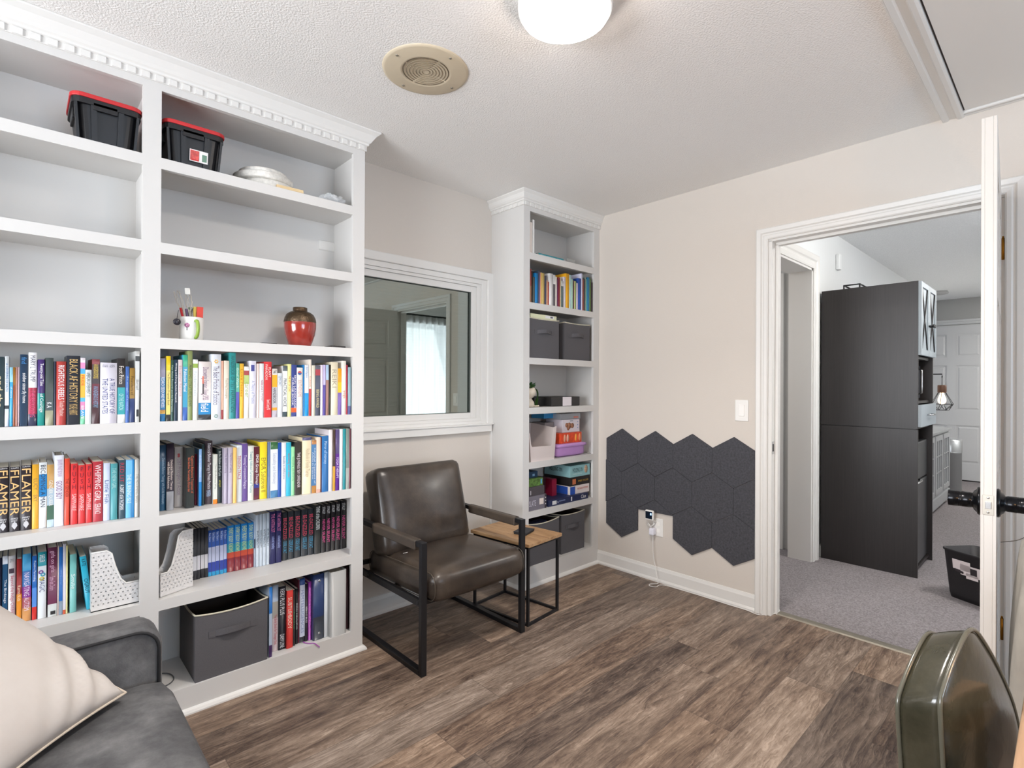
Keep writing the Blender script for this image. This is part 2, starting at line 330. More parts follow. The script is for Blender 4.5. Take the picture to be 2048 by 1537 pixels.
# baseboards
BP = [(0,0),(.020,0),(.020,.010),(.013,.019),(.011,.020),(.011,.072),(.008,.080),(.005,.090),(0,.092)]
bm = nb(); prism(bm, [(-a,z) for a,z in BP], 'y', -1.089, 0.0); link('baseboard_right', bm, M_trim, kind='structure')
bm = nb(); prism(bm, [(-a,z) for a,z in BP], 'y', -4.90, -2.16); link('baseboard_right', bm, M_trim, kind='structure')
bm = nb(); prism(bm, [(.30-a,z*1.08) for a,z in BP], 'x', -1.80, -.748); link('baseboard_back', bm, M_trim, kind='structure')
bm = nb(); prism(bm, [(-1.02-a,z) for a,z in BP], 'x', 1.30, 5.6); link('baseboard_hall', bm, M_trim, kind='structure')
bm = nb(); prism(bm, [(6.2-a,z) for a,z in BP], 'y', -3.15, -1.66); link('baseboard_hall_end', bm, M_trim, kind='structure')
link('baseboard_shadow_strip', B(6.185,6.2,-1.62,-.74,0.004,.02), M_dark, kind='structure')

# interior window in the back wall
wroot = nb()
molding(wroot, [(-.793,1.0),(-.793,1.923),(-1.9,1.923)], [(-o,t) for o,t in [(0,0),(0,.016),(.004,.02),(.046,.02),(.05,.016),(.05,0)]], lambda a,b,t:(a,.30-t,b))
box(wroot,-1.9,-.763,.270,.30,.953,.996); box(wroot,-1.9,-.752,.262,.31,.996,1.006)
frame(wroot,-1.80,-.793,1.003,1.923,.04,.042,.02,.030,'y',.292,.34)
frame(wroot,-1.76,-.835,1.023,1.893,.03,.029,.018,.018,'y',.300,.345)
win = link('window_1', wroot, M_trim, kind='structure', bevel=.0015)
sash = nb(); frame(sash,-1.73,-.864,1.041,1.875,.04,.040,.034,.038,'y',.312,.352)
s_ = link('sash', sash, M_trim, win, bevel=.002)
bm = nb(); frame(bm,-1.69,-.904,1.075,1.837,.006,.009,.003,.003,'y',.318,.326)
link('gasket', bm, mat('4a504c',.6), win)
gm = bpy.data.materials.new('tinted_glass'); gm.use_nodes = True; t = NT(gm); t.n.remove(t.n['Principled BSDF'])
gl = t.add('ShaderNodeBsdfGlossy'); gl.inputs['Color'].default_value = (.54,.58,.55,1); gl.inputs['Roughness'].default_value = .0
tr = t.add('ShaderNodeBsdfTransparent'); tr.inputs['Color'].default_value = (.62,.72,.66,1)
mx = t.add('ShaderNodeMixShader'); mx.inputs[0].default_value = .55; t.ln(tr.outputs[0], mx.inputs[1]); t.ln(gl.outputs[0], mx.inputs[2]); t.ln(mx.outputs[0], t.n['Material Output'].inputs[0])
link('glass_pane', B(-1.69,-.904,.328,.331,1.075,1.837), gm, win)
# mini blind behind the glass and the dim room beyond it
bl = thing('window_blind','closed sage mini blind hanging behind the interior window glass','blind',(-1.29,.385,1.06))
bm = nb(); n = 46
for i in range(n):
    z = .02+i*.0175; prism(bm, [(-.006,z),(.006,z+.013),(.0065,z+.014),(-.0055,z+.001)], 'x', -.46, .46)
link('slats', bm, mat('8e9a90',.6), bl)
link('head_rail', B(-.47,.47,-.015,.015,.83,.86), mat('a8b0a8',.5), bl)
for dx in (-.3,.3):
    bm = nb(); tube(bm, [(dx,-.009,0),(dx,-.009,.83)], .001, 5); link('cord', bm, mat('b0b4ac',.8), bl)
bm = nb(); box(bm,-2.3,-.2,1.2,1.25,.3,CZ); box(bm,-2.35,-2.3,.42,1.25,.3,CZ); box(bm,-.2,-.15,.42,1.25,.3,CZ); box(bm,-2.3,-.2,.42,1.25,.25,.3); box(bm,-2.3,-.2,.42,1.25,CZ,CZ+.05)
link('wall_beyond_window', bm, mat('8c948c',.9), kind='structure')

# attic hatch
h = thing('attic_hatch','flush white attic hatch panel framed by moulding on the ceiling','hatch',(-.8,-2.6,CZ))
link('hatch_panel', B(-.9,.755,-.6,.628,-.006,0), mat('e4e2de',.6), h)
HP = [(0,0),(0,-.016),(.008,-.020),(.022,-.020),(.028,-.012),(.050,-.010),(.056,-.016),(.072,-.018),(.076,-.012),(.076,0)]
bm = nb(); prism(bm, [(.634+o,z) for o,z in HP], 'x', -.98, .80); link('frame_moulding', bm, M_trim, h)
bm = nb(); prism(bm, [(.758+o*.55,z*.8) for o,z in HP], 'y', -.7, .634); link('frame_moulding', bm, M_trim, h)
bm = nb(); prism(bm, [(-.98+o,z) for o,z in HP], 'y', -.7, .634); link('frame_moulding', bm, M_trim, h)
link('shadow_gap', B(-.902,.758,.628,.633,-.0025,0), M_dark, h)

# ================================================================ BUILT-IN BOOKCASES
def bookcase(name, label, x0, x1, divs, shelves, zb, crown_p, left_return, right_return, side_l, side_r):
    """divs: bay openings [(xa,xb)]; shelves: list of top z"""
    t = thing(name, label, 'bookcase', (0,0,0)); th = .04; T = .02
    rec = .038
    ins = [(a-(rec if i == 0 else .0185), b+(rec if i == len(divs)-1 else .0185)) for i, (a,b) in enumerate(divs)]
    link('side_panel', B(x0,ins[0][0],.018,.30,0,CZ-.002), M_shelf, t, bevel=.001)
    link('side_panel', B(ins[-1][1],x1,.018,.30,0,CZ-.002), M_shelf, t, bevel=.001)
    for i in range(len(divs)-1): link('divider', B(ins[i][1],ins[i+1][0],.018,.286,0.02,2.40), M_shelf, t)
    link('back_panel', B(ins[0][0],ins[-1][1],.286,.299,0,CZ-.003), M_shelf, t)
    for a, b in ins:
        for z in shelves: link('shelf', B(a,b,.018,.286,z-T,z), M_shelf, t)
        link('bottom_board', B(a,b,.018,.286,zb-T,zb), M_shelf, t)
        link('top_board', B(a,b,.018,.286,2.345,2.365), M_shelf, t)
    bm = nb()
    edges = [x0]+[e for d in divs for e in d]+[x1]
    for i in range(0,len(edges),2): box(bm,edges[i],edges[i+1],0,.018,0.0,CZ-.001)
    for a, b in divs:
        for z in shelves: box(bm,a,b,0,.0185,z-th,z+.0005)
        box(bm,a,b,0,.0185,2.325,CZ-.001); box(bm,a,b,0,.0185,0.0,zb+.0005)
    link('face_frame', bm, M_shelf, t)
    cp = [(0,2.352),(.006,2.352),(.006,2.374),(.013,2.378),(.014,2.385),(.020,2.390),(.026,2.400),(crown_p*.72,2.420),(crown_p*.95,2.430),(crown_p,2.432),(crown_p,CZ-.001),(0,CZ-.001)]
    path = ([(x0,.299)] if left_return else []) + [(x0,0),(x1,0)] + ([(x1,.299)] if right_return else [])
    bm = nb(); molding(bm, path, [(-o,z) for o,z in cp], lambda a,b,z:(a,b,z)); link('crown_moulding', bm, M_trim, t)
    bm = nb(); x = x0+.006
    while x+.024 < x1: box(bm,x,x+.025,-.011,-.005,2.353,2.374); x += .042
    for on, xx, s in ((left_return,x0,-1),(right_return,x1,1)):
        if on:
            y = .006
            while y < .27: box(bm,min(xx+s*.005,xx+s*.011),max(xx+s*.005,xx+s*.011),y,y+.025,2.353,2.374); y += .042
    link('dentil_moulding', bm, M_trim, t)
    sp = [(0,0),(.016,0),(.016,.006),(.011,.015),(.004,.019),(0,.02)]
    pth = ([(x0,.299)] if left_return else []) + [(x0,0),(x1,0)] + ([(x1,.299)] if right_return else [])
    bm = nb(); molding(bm, pth, [(-o,z) for o,z in sp], lambda a,b,z:(a,b,z)); link('shoe_moulding', bm, M_trim, t)
    return t
SH = [2.079,1.768,1.418,1.110,.765,.455]
bookcase('bookcase','large white built-in bookcase with two open bays and dentil crown', -3.477, -1.80, [(-3.42,-2.667),(-2.61,-1.858)], SH, .10, .055, True, True, 0, 0)
bookcase('bookcase','narrow white built-in bookcase in the corner beside the window', -.748, -.001, [(-.695,-.062)], [2.070,1.763,1.420,1.111,.772,.467], .125, .042, True, False, 0, 0)
link('trim_5', B(-.757,-.748,.288,.30,0,1.973), M_trim, kind='structure')
# shelf pin holes are too small to matter; small wall marks left out

# ================================================================ DOORS
def door_leaf(W, H, T, m, parent, both=True):
    """six-panel leaf, local x 0..W, y -T..0, z 0..H"""
    bm = nb(); box(bm,0,W,-T+.008,-.008,0,H)
    st, cs = .11, .10; pw = (W-2*st-cs)/2; rows = [(.22,.22+.50),(.22+.5+.2,.22+.5+.2+.60),(.22+.5+.2+.6+.12,H-.12)]
    cols = [(st,st+pw),(st+pw+cs,W-st)]
    for y0, y1 in ((-.008,0),(-T,-T+.008)):
        for a, b in ((0,st),(st+pw,st+pw+cs),(W-st,W)): box(bm,a,b,y0,y1,0,H)
        zz = [0]+[v for r in rows for v in r]+[H]
        for i in range(0,len(zz),2):
            for a, b in cols: box(bm,a,b,y0,y1,zz[i],zz[i+1])
        for r0, r1 in rows:
            for a, b in cols:
                yb, yt = (-.008,-.0015) if y1 == 0 else (-T+.008,-T+.0015); i = .018; j = .036
                lo = [(a+i,r0+i),(b-i,r0+i),(b-i,r1-i),(a+i,r1-i)]; hi = [(a+j,r0+j),(b-j,r0+j),(b-j,r1-j),(a+j,r1-j)]
                A = [bm.verts.new((p,yb,q)) for p,q in lo]; C = [bm.verts.new((p,yt,q)) for p,q in hi]
                fs = [bm.faces.new(C)]+[bm.faces.new((A[k],A[(k+1)%4],C[(k+1)%4],C[k])) for k in range(4)]
                bmesh.ops.recalc_face_normals(bm, faces=fs)
                if y1 == 0 and fs[0].normal.y < 0 or y1 != 0 and fs[0].normal.y > 0:
                    for f in fs: f.normal_flip()
    return bm
d = bpy.data.objects.new('door_1', None); COL.objects.link(d); d['kind'] = 'structure'
d.location = (-.004,-2.0845,.012); d.rotation_euler = (0,0,pi+math.atan2(.053,.905))
link('door_leaf', door_leaf(.905,2.035,.035,M_door,d), M_door, d, bevel=.001)
def knob(s):
    bm = nb(); M = Matrix.Translation((.845,0 if s > 0 else -.035,.893)) @ Matrix.Rotation(-s*pi/2,4,'X')
    lathe(bm, [(0.001,0),(.042,0),(.043,.004),(.040,.008),(.034,.010),(.029,.016),(.022,.019),(.0225,.022),(.0235,.024),(.0235,.044),(.0228,.045),(.0228,.0455),(.0238,.0465),(.0228,.0475),(.0228,.049),(.0238,.050),(.0228,.051),(.0235,.052),(.0242,.075),(.0235,.077),(.001,.077)], M=M, n=36, cap=False)
    return bm
for s in (1,-1): link('door_knob', knob(s), mat('15161a',.22,metal=.6), d)
bm = nb(); box(bm,.9045,.9065,-.030,-.005,.864,.922,0); box(bm,.906,.912,-.024,-.011,.883,.903,1)
for z in (.872,.914): lathe(bm, [(.0035,0),(.0035,.0012),(.001,.0016)], M=Matrix.Translation((.9062,-.0175,z)) @ Matrix.Rotation(pi/2,4,'Y'), n=10, mi=1)
link('latch_plate', bm, [mat('b0aaa0',.35,metal=.9), M_chrome], d, bevel=.0005)
for z in (.19,1.77):
    bm = nb(); tube(bm, [(-.003,.005,z),(-.003,.005,z+.09)], .006, 10); tube(bm, [(-.003,.005,z+.09),(-.003,.005,z+.098)], .0035, 8); box(bm,-.001,.001,-.03,.002,z,z+.09)
    link('hinge', bm, M_brass, d)
d2 = bpy.data.objects.new('door_2', None); COL.objects.link(d2); d2['kind'] = 'structure'
d2.location = (6.19,-.76,.02); d2.rotation_euler = (0,0,-pi/2)
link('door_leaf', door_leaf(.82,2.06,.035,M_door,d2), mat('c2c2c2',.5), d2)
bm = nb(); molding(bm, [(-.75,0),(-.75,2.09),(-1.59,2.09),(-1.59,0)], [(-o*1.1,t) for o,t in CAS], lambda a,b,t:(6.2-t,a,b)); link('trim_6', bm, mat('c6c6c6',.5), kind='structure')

# ================================================================ CEILING FITTINGS
t = thing('ceiling_lamp','round glowing flush LED lamp on the ceiling','ceiling lamp',(-1.785,-1.235,CZ))
bm = nb(); lathe(bm, [(.01,0),(.139,0),(.142,-.006),(.142,-.055),(.138,-.060),(.134,-.060),(.134,-.055),(.01,-.055)], n=64, cap=False); link('lamp_rim', bm, M_white, t)
bm = nb(); lathe(bm, [(.1335,-.050),(.1338,-.064),(.131,-.070),(.120,-.075),(.09,-.079),(.045,-.081),(.002,-.082)], n=64, cap=False); link('diffuser', bm, mat('fff3e8',.4,emit=28), t, smooth=True)
t = thing('ceiling_speaker','round beige ceiling grille with four screws beside the lamp','ceiling grille',(-1.869,-.612,CZ))
bm = nb(); lathe(bm, [(.001,-.004),(.088,-.004),(.092,-.007),(.098,-.006),(.150,-.006),(.160,-.003),(.161,0)], n=64, cap=False); link('cover_plate', bm, mat('cdbfa6',.55,var=.05,scale=9), t)
for i in range(7):
    bm = nb(); r = .014+.0118*i
    for q in range(4):
        tube(bm, [((r)*cos(q*pi/2+.05+a*(pi/2-.1)/10),(r)*sin(q*pi/2+.05+a*(pi/2-.1)/10),-.0045) for a in range(11)], .0019, 6)
    link('slot_ring', bm, mat('8d806b',.8) if i < 6 else mat('6b5f4d',.8), t)
for k in range(4):
    a = k*pi/2+.12; bm = nb(); lathe(bm, [(.0052,-.0055),(.0052,-.0075),(.003,-.009),(.001,-.0092)], .135*cos(a), .135*sin(a), n=12, cap=False); link('screw', bm, mat('8a8478',.4,metal=.7), t)
t = thing('ceiling_lamp','small added ceiling lamp, out of view at the near end of the hall','ceiling lamp',(1.0,-2.5,CZ))  # lamp added out of view to brighten the hall
bm = nb(); lathe(bm, [(.17,0),(.17,-.03),(.12,-.06),(.002,-.07)], n=32, cap=False); link('diffuser', bm, mat('fdf6ec',.4,emit=1.6), t, smooth=True)
t = thing('ceiling_lamp','unseen white ceiling lamp toward the far end of the hall','ceiling lamp',(4.6,-2.7,CZ))  # unseen lamp that lights the far door and end of the hall
bm = nb(); lathe(bm, [(.2,0),(.2,-.03),(.12,-.06),(.002,-.07)], n=32, cap=False); link('diffuser', bm, mat('fdf6ec',.4,emit=1.6), t, smooth=True)

# ================================================================ WALL ITEMS
t = thing('light_switch','white rocker light switch on the wall left of the doorway','light switch',(0,-1.009,1.113))
link('switch_plate', B(-.006,0,-.038,.038,-.060,.060), M_white, t, bevel=.003)
link('rocker', B(-.010,-.005,-.016,.016,-.033,.033), mat('f4f2ee',.35), t, bevel=.0025)
# felt hexagons
HW = .2545; HR = HW/math.sqrt(3)
M_felt = mat('47474c', 1, var=.5, scale=95, bump=.5, bscale=500, name='grey_felt', detail=2)
def clip(poly, f):
    out = []
    for i in range(len(poly)):
        a, b = poly[i], poly[(i+1)%len(poly)]; fa, fb = f(a), f(b)
        if fa >= 0: out.append(a)
        if fa*fb < 0: k = fa/(fa-fb); out.append((a[0]+(b[0]-a[0])*k, a[1]+(b[1]-a[1])*k))
    return out
hexes = [(-.203,.813,'in the top row nearest the corner bookcase'),(-.4575,.813,'second from the corner in the top row'),(-.712,.813,'third from the corner in the top row'),(-.9665,.813,'in the top row beside the door casing'),
 (-.0757,.592,'cut in half beside the corner bookcase'),(-.3302,.592,'in the middle row right above the outlet gap'),(-.5848,.592,'in the centre of the middle row'),(-.8393,.592,'in the middle row second from the door casing'),(-1.0938,.592,'cut off by the door casing in the middle row'),
 (-.203,.371,'in the bottom row left of the outlet'),(-.4575,.371,'trimmed to a sliver above the outlet'),(-.712,.371,'in the bottom row right of the outlet'),(-.9665,.371,'in the bottom row beside the door casing')]
for i, (y, z, ph) in enumerate(hexes):
    g = .0004; poly = [(y+(HR-g)*sin(k*pi/3), z+(HR-g)*cos(k*pi/3)) for k in range(6)]
    poly = clip(poly, lambda p: -.071-p[0]); poly = clip(poly, lambda p: p[0]+1.0885)
    if 'sliver' in ph: poly = clip(poly, lambda p: p[1]-.437)
    bm = nb(); prism(bm, poly, 'x', -.012, -.0005)
    o = link('acoustic_panel', bm, M_felt, bevel=.002); tag(o, 'dark grey felt hexagon panel '+ph, 'wall panel', 'grey felt hexagons on the door wall')
# outlet, gadget, charger, cable
t = thing('wall_outlet','white wall outlet plate below the trimmed felt hexagon','outlet',(0,-.478,.345))
link('outlet_plate', B(-.005,-.0003,-.036,.036,-.057,.057), M_white, t, bevel=.002)
link('socket', B(-.007,-.004,-.016,.016,.008,.034), mat('f3f1ec',.4), t, bevel=.003); link('socket', B(-.007,-.004,-.016,.016,-.034,-.008), mat('f3f1ec',.4), t, bevel=.003)
t = thing('plug_in_camera','small white square gadget with dark screen plugged above the outlet','gadget',(-.048,-.445,.425))
bm = softbox(.018,.062,.064,.008,n=8); link('case', bm, M_white, t)
link('screen', B(-.0105,-.009,-.023,.025,-.022,.024), mat('0d1a2a',.15), t, bevel=.002)
link('glow_icon', B(-.0112,-.0104,-.019,-.010,.003,.016), mat('7fb4ff',.4,emit=2), t)
bm = nb(); tube(bm, [(.008,0,-.02),(.022,-.008,-.034),(.041,-.020,-.050)], .006, 8); link('mount_arm', bm, M_white, t)
t = thing('charger_block','white phone charger block plugged into the outlet','charger',(-.026,-.452,.318))
link('charger_body', softbox(.038,.036,.046,.008,n=8), mat('e6e6f0',.35), t)
bm = nb(); tube(bm, [(-.01,0,.02),(-.02,.004,.036),(-.012,.02,.046),(0,.034,.048),(.004,.036,.034),(-.005,.02,.03),(-.012,0,.036),(-.006,-.014,.05),(.002,-.012,.058)], .003, 6); link('plug_lead', bm, M_white, t)
def smooth_path(pts, n=6):
    P = [Vector(p) for p in pts]; out = []
    for i in range(len(P)-1):
        p0 = P[max(i-1,0)]; p1 = P[i]; p2 = P[i+1]; p3 = P[min(i+2,len(P)-1)]
        for k in range(n):
            u = k/n; out.append(.5*((2*p1)+(p2-p0)*u+(2*p0-5*p1+4*p2-p3)*u*u+(3*p1-p0-3*p2+p3)*u**3))
    out.append(P[-1]); return out
bm = nb(); tube(bm, smooth_path([(-.026,-.455,.294),(-.03,-.458,.22),(-.028,-.462,.15),(-.032,-.480,.09),(-.040,-.492,.05),(-.045,-.505,.010),(-.050,-.500,.003),(-.09,-.475,.003),(-.115,-.49,.003),(-.10,-.525,.003),(-.06,-.525,.004),(-.035,-.56,.003),(-.030,-.65,.003),(-.026,-.80,.003),(-.028,-.95,.003),(-.026,-1.05,.003),(-.035,-1.12,.003),(.03,-1.168,.003),(.075,-1.185,.010),(.115,-1.17,.006)]), .0021, 6)
tag(link('charging_cable', bm, M_white), 'thin white cable running from the charger along the baseboard', 'cable')

# ================================================================ ARMCHAIR
M_leather = leather_mat('brown_leather', [(.3,'231d1a'),(.5,'382f28'),(.7,'4b4036')], .34, 6, .12, 220, .18)
M_leath2 = leather_mat('brown_leather_arm', [(.3,'37302a'),(.7,'52463b')], .5, 8, 0, 260, .2)
t = thing('armchair','brown leather armchair with black metal frame under the interior window','armchair',(-1.4225,-.09,0))
for s, x in ((-1,-.31),(1,.31)):
    xa, xb = (x, x+.028) if s < 0 else (x-.028, x); lo, hi = -.305, .315; bm = nb(); T_ = .022
    box(bm,xa,xb,lo,lo+T_,0,.572); box(bm,xa,xb,hi-T_,hi,0,.572); box(bm,xa,xb,lo+T_,hi-T_,0,T_); box(bm,xa,xb,lo+T_,hi-T_,.572-T_,.572)
    link('side_frame', bm, M_black, t, bevel=.0015)
    xr = (x-.0, x+.012) if s < 0 else (x-.012, x+.0)
    link('side_rail', B(x+.006 if s<0 else x-.022, x+.022 if s<0 else x-.006, lo+T_, hi-T_, .292, .322), M_black, t, bevel=.001)
    for yy in (-.27,.18):
        bm = nb(); lathe(bm, [(.008,0),(.008,.004),(.005,.006),(.001,.006)], n=10, M=Matrix.Translation((x+(.006 if s<0 else -.006),yy,.307)) @ Matrix.Rotation(s*pi/2,4,'Y'), cap=False); link('bolt', bm, M_black, t)
    bm = nb(); xm = (xa+xb)/2
    pr = [(-.019,-.024),(-.019,.010),(-.014,.0155),(.014,.0155),(.019,.010),(.019,-.024),(.012,-.029),(-.012,-.029)]
    prism(bm, [(xm+a, .561+b) for a, b in pr], 'y', -.255, .12)
    link('arm_wrap', bm, M_leath2, t, bevel=.003)
    bm = nb()
    for yy in (-.252,.117): tube(bm, [(xm-.02,yy,.57),(xm,yy,.5785),(xm+.02,yy,.57)], .0012, 5)
    link('stitching', bm, mat('2c2622',.7), t)
bm = nb()
for yy in (-.25,0,.25): box(bm,-.284,.284,yy-.012,yy+.012,.285,.300)
box(bm,-.284,.284,.27,.290,.33,.35); box(bm,-.23,.20,.285,.297,.70,.72); link('cross_bars', bm, M_black, t)
bm = softbox(.556,.60,.135,.05,(0,.0,.022)); bmesh.ops.rotate(bm, verts=bm.verts, matrix=Matrix.Rotation(R(-2),3,'X')); bmesh.ops.translate(bm, verts=bm.verts, vec=(.006,-.045,.362))
cush = link('seat_cushion', bm, M_leather, t)
def rr_path(hw, hh, r, n=5):
    out = []
    for cx, cz, a0 in ((hw-r,hh-r,0),(-hw+r,hh-r,pi/2),(-hw+r,-hh+r,pi),(hw-r,-hh+r,3*pi/2)):
        for k in range(n+1): a = a0+k*pi/2/n; out.append((cx+r*cos(a),cz+r*sin(a)))
    return out
bm = nb()
Ms = Matrix.Translation((.006,-.045,.362)) @ Matrix.Rotation(R(-2),4,'X')
for s in (-1,1): bm = nb(); tube(bm, [Ms @ Vector((s*.266,a*1.0,b)) for a, b in rr_path(.288,.060,.045)], .0022, 5, closed=True); link('seam', bm, mat('4f463c',.5), cush)
bm = softbox(.526,.145,.43,.038,(0,.030,0))
for v in bm.verts:   # slight pillow crease near the bottom
    v.co.y += .006*math.exp(-((v.co.z+.12+.25*v.co.x)/.035)**2)*(1 if v.co.y < 0 and v.co.x > -.1 else 0)
Mb = Matrix.Translation((-.017,.165,.612)) @ Matrix.Rotation(R(-16),4,'X')
bmesh.ops.transform(bm, verts=bm.verts, matrix=Mb)
bc = link('back_cushion', bm, M_leather, t)
bm = nb(); tube(bm, [Mb @ Vector((a,-.055,b)) for a, b in rr_path(.252,.204,.025)], .0022, 5, closed=True); link('seam', bm, mat('5b5044',.5), bc)
link('care_tag', B(-.215,-.19,-.002,.0005,.4385,.4395), M_white, t)

# ================================================================ SIDE TABLE
M_top = wood_mat('rustic_table_top', [(.3,'73523a'),(.45,'9c7853'),(.6,'b08e68'),(.75,'8f6c4c')], .5, 10, 'Y', .15)
t = thing('side_table','small side table with rustic wood top and thin black frame','side table',(-.951,-.155,0),R(6))
link('table_top', B(-.146,.146,-.213,.213,.412,.430), M_top, t, bevel=.002)
w2, l2, q = .135, .200, .013
bm = nb()
for z in (.399,.013*0): frame(bm,-w2,w2,-l2,l2,q,q,q,q,'y',0,1) if 0 else None
for z0 in (0,.399):
    bm = nb(); box(bm,-w2,w2,-l2,-l2+q,z0,z0+q); box(bm,-w2,w2,l2-q,l2,z0,z0+q); box(bm,-w2,-w2+q,-l2+q,l2-q,z0,z0+q); box(bm,w2-q,w2,-l2+q,l2-q,z0,z0+q); link('frame_rail', bm, M_black, t)
for sx in (-1,1):
    for sy in (-1,1): link('leg', B(min(sx*w2,sx*(w2-q)),max(sx*w2,sx*(w2-q)),min(sy*l2,sy*(l2-q)),max(sy*l2,sy*(l2-q)),q,.399), M_black, t)
t = thing('wallet','black folded wallet lying on the side table','wallet',(-.935,-.205,.4303),R(20))
link('flap', B(-.055,.055,-.04,.04,.009,.015), mat('26262a',.6,bump=.2,bscale=300), t, bevel=.002); link('body', B(-.054,.054,-.038,.038,.0005,.008), mat('1c1c1f',.6), t, bevel=.002)

# ================================================================ SOFA AND PILLOW
M_sofa = leather_mat('grey_suede', [(.28,'3e3e40'),(.44,'545456'),(.58,'6a6a6b'),(.75,'848485')], .78, 9, 0, 300, .3)
t = thing('sofa','charcoal grey suede sofa with piped arm in front of the bookcase','sofa',(-3.15,-1.18,0))
M_pipe = mat('262628',.8)
def rrect(hw, z0, z1, r, n=6):
    out = [(-hw,z0),(hw,z0)]
    for cx, a0 in ((hw-r,0),(-hw+r,pi/2)):
        for k in range(n+1): a = a0+k*pi/2/n; out.append((cx+r*cos(a), z1-r+r*sin(a)))
    return out
bm = nb(); prism(bm, rrect(.475,.10,.552,.065), 'y', .705, .825)
ar = link('arm', bm, M_sofa, t, bevel=.022)
ar.modifiers['bevel'].segments = 4
bm = nb(); P = [(a,.703,b) for a, b in rrect(.464,.12,.541,.058)]; tube(bm, P[1:]+[P[0]], .0045, 6); link('piping', bm, M_pipe, ar)
bm = softbox(.45*2+.06,1.36,.15,.05,(0,0,.015)); bmesh.ops.translate(bm, verts=bm.verts, vec=(.005,.012,.343)); sc_ = link('seat_cushion', bm, M_sofa, t)
link('base', B(-.46,.46,-.70,.70,.10,.27), M_sofa, t, bevel=.01)
bm = softbox(.16,1.5,.5,.05); bmesh.ops.translate(bm, verts=bm.verts, vec=(-.42,0,.52)); link('backrest', bm, M_sofa, t)
for sx in (-.4,.4):
    for sy in (-.62,.75): bm = nb(); lathe(bm, [(.018,0),(.026,.1)], sx, sy, n=14); link('leg', bm, mat('1e1a18',.4), t)
T0 = Vector((-2.782,-.598,.437)); e1 = Vector((-.69,-.724,0)).normalized(); e2 = Vector((-.245,.222,.215)); e2 = (e2-e1*e2.dot(e1)).normalized(); e3 = e1.cross(e2)
if e3.z < 0: e3 = -e3
M_pil = leather_mat('cream_pillow', [(.3,'c0b7b0'),(.6,'cbc4be'),(.8,'d4cec9')], .75, 3, 0, 60, .12)
S = .50
bm = nb(); N = 40; top = {}; 
for sgn in (1,-1):
    for i in range(N+1):
        for j in range(N+1):
            if sgn < 0 and (i in (0,N) or j in (0,N)): top[(sgn,i,j)] = top[(1,i,j)]; continue
            u, v = i/N*2-1, j/N*2-1
            hgt = .10*((1-u*u)*(1-v*v))**.5
            pin = 1-.07*(1-u*u)*abs(v)**3 ; pin2 = 1-.07*(1-v*v)*abs(u)**3
            wr = .010*sin(17*(u+v)+4*(u-v))*math.exp(-((u+v+1.35)/.38)**2)*(1 if sgn > 0 else 0)*min(1,hgt/.02)
            p = T0 + e1*(S/2+u*S/2*pin2) + e2*(S/2+v*S/2*pin) + e3*(.006+(hgt if sgn > 0 else -hgt*.25)+wr)
            top[(sgn,i,j)] = bm.verts.new(p)
    for i in range(N):
        for j in range(N):
            q4 = [top[(sgn,i,j)],top[(sgn,i+1,j)],top[(sgn,i+1,j+1)],top[(sgn,i,j+1)]]
            f = bm.faces.new(q4 if sgn > 0 else q4[::-1]); f.smooth = True
bmesh.ops.recalc_face_normals(bm, faces=bm.faces[:])
t = thing('throw_pillow','cream satin throw pillow leaning on the grey sofa arm','pillow')
link('pillow_cover', bm, M_pil, t)
edge = [top for top in ()]
bm = nb(); pts = []
for k in range(N): pts.append((-1+2*k/N,-1))
for k in range(N): pts.append((1,-1+2*k/N))
for k in range(N): pts.append((1-2*k/N,1))
for k in range(N): pts.append((-1,1-2*k/N))
def pe(u, v):
    return T0 + e1*(S/2+u*S/2*(1-.07*(1-v*v)*abs(u)**3)) + e2*(S/2+v*S/2*(1-.07*(1-u*u)*abs(v)**3)) + e3*.006
tube(bm, [pe(u,v) for u, v in pts], .0035, 6, closed=True); link('edge_seam', bm, mat('cdbfae',.7), t)

# ================================================================ OFFICE CHAIR, DESK, BAG
M_vinyl = leather_mat('olive_vinyl', [(.3,'2b291f'),(.55,'3b382b'),(.8,'4a4638')], .17, 14, .35, 90, .18)
ang = -R(11); t = thing('desk_chair','glossy olive green vinyl desk chair pulled up to the tan desk','desk chair',(-1.961,-2.152,0),ang)
OUT = [(.055,.50),(.022,.62),(.004,.735),(.002,.768),(.012,.786),(.045,.815),(.083,.840),(.112,.851),(.138,.846),(.165,.828),(.215,.785),(.27,.730),(.325,.665),(.36,.60),(.37,.54),(.36,.50)]
def dens(P, n=3, closed=True):
    out = []; L = len(P)
    for i in range(L if closed else L-1):
        p0, p1, p2, p3 = [Vector(P[(i+k)%L]) for k in (-1,0,1,2)]
        for k in range(n):
            u = k/n; out.append(.5*((2*p1)+(p2-p0)*u+(2*p0-5*p1+4*p2-p3)*u*u+(3*p1-p0-3*p2+p3)*u**3))
    return out
OD = dens(OUT); c0 = Vector((.17,.66)); TH = .056
bm = nb()
def ring(f, y): return [bm.verts.new((c0.x+(p.x-c0.x)*f, y, c0.y+(p.y-c0.y)*f-.5*max(y,0))) for p in OD]
rings = [ring(f,y) for f, y in ((.05,-.030),(.3,-.027),(.6,-.019),(.85,-.008),(.97,-.001),(1,.003),(1.006,.012),(1.010,TH/2),(1.006,TH-.012),(1,TH-.003),(.97,TH+.001),(.85,TH+.006),(.5,TH+.012),(.05,TH+.014))]
for A, C in zip(rings, rings[1:]):
    for k in range(len(A)): f = bm.faces.new((A[k],A[(k+1)%len(A)],C[(k+1)%len(A)],C[k])); f.smooth = True
bm.faces.new(rings[0]); bm.faces.new(rings[-1]); bmesh.ops.recalc_face_normals(bm, faces=bm.faces[:])
bk = link('backrest', bm, M_vinyl, t)
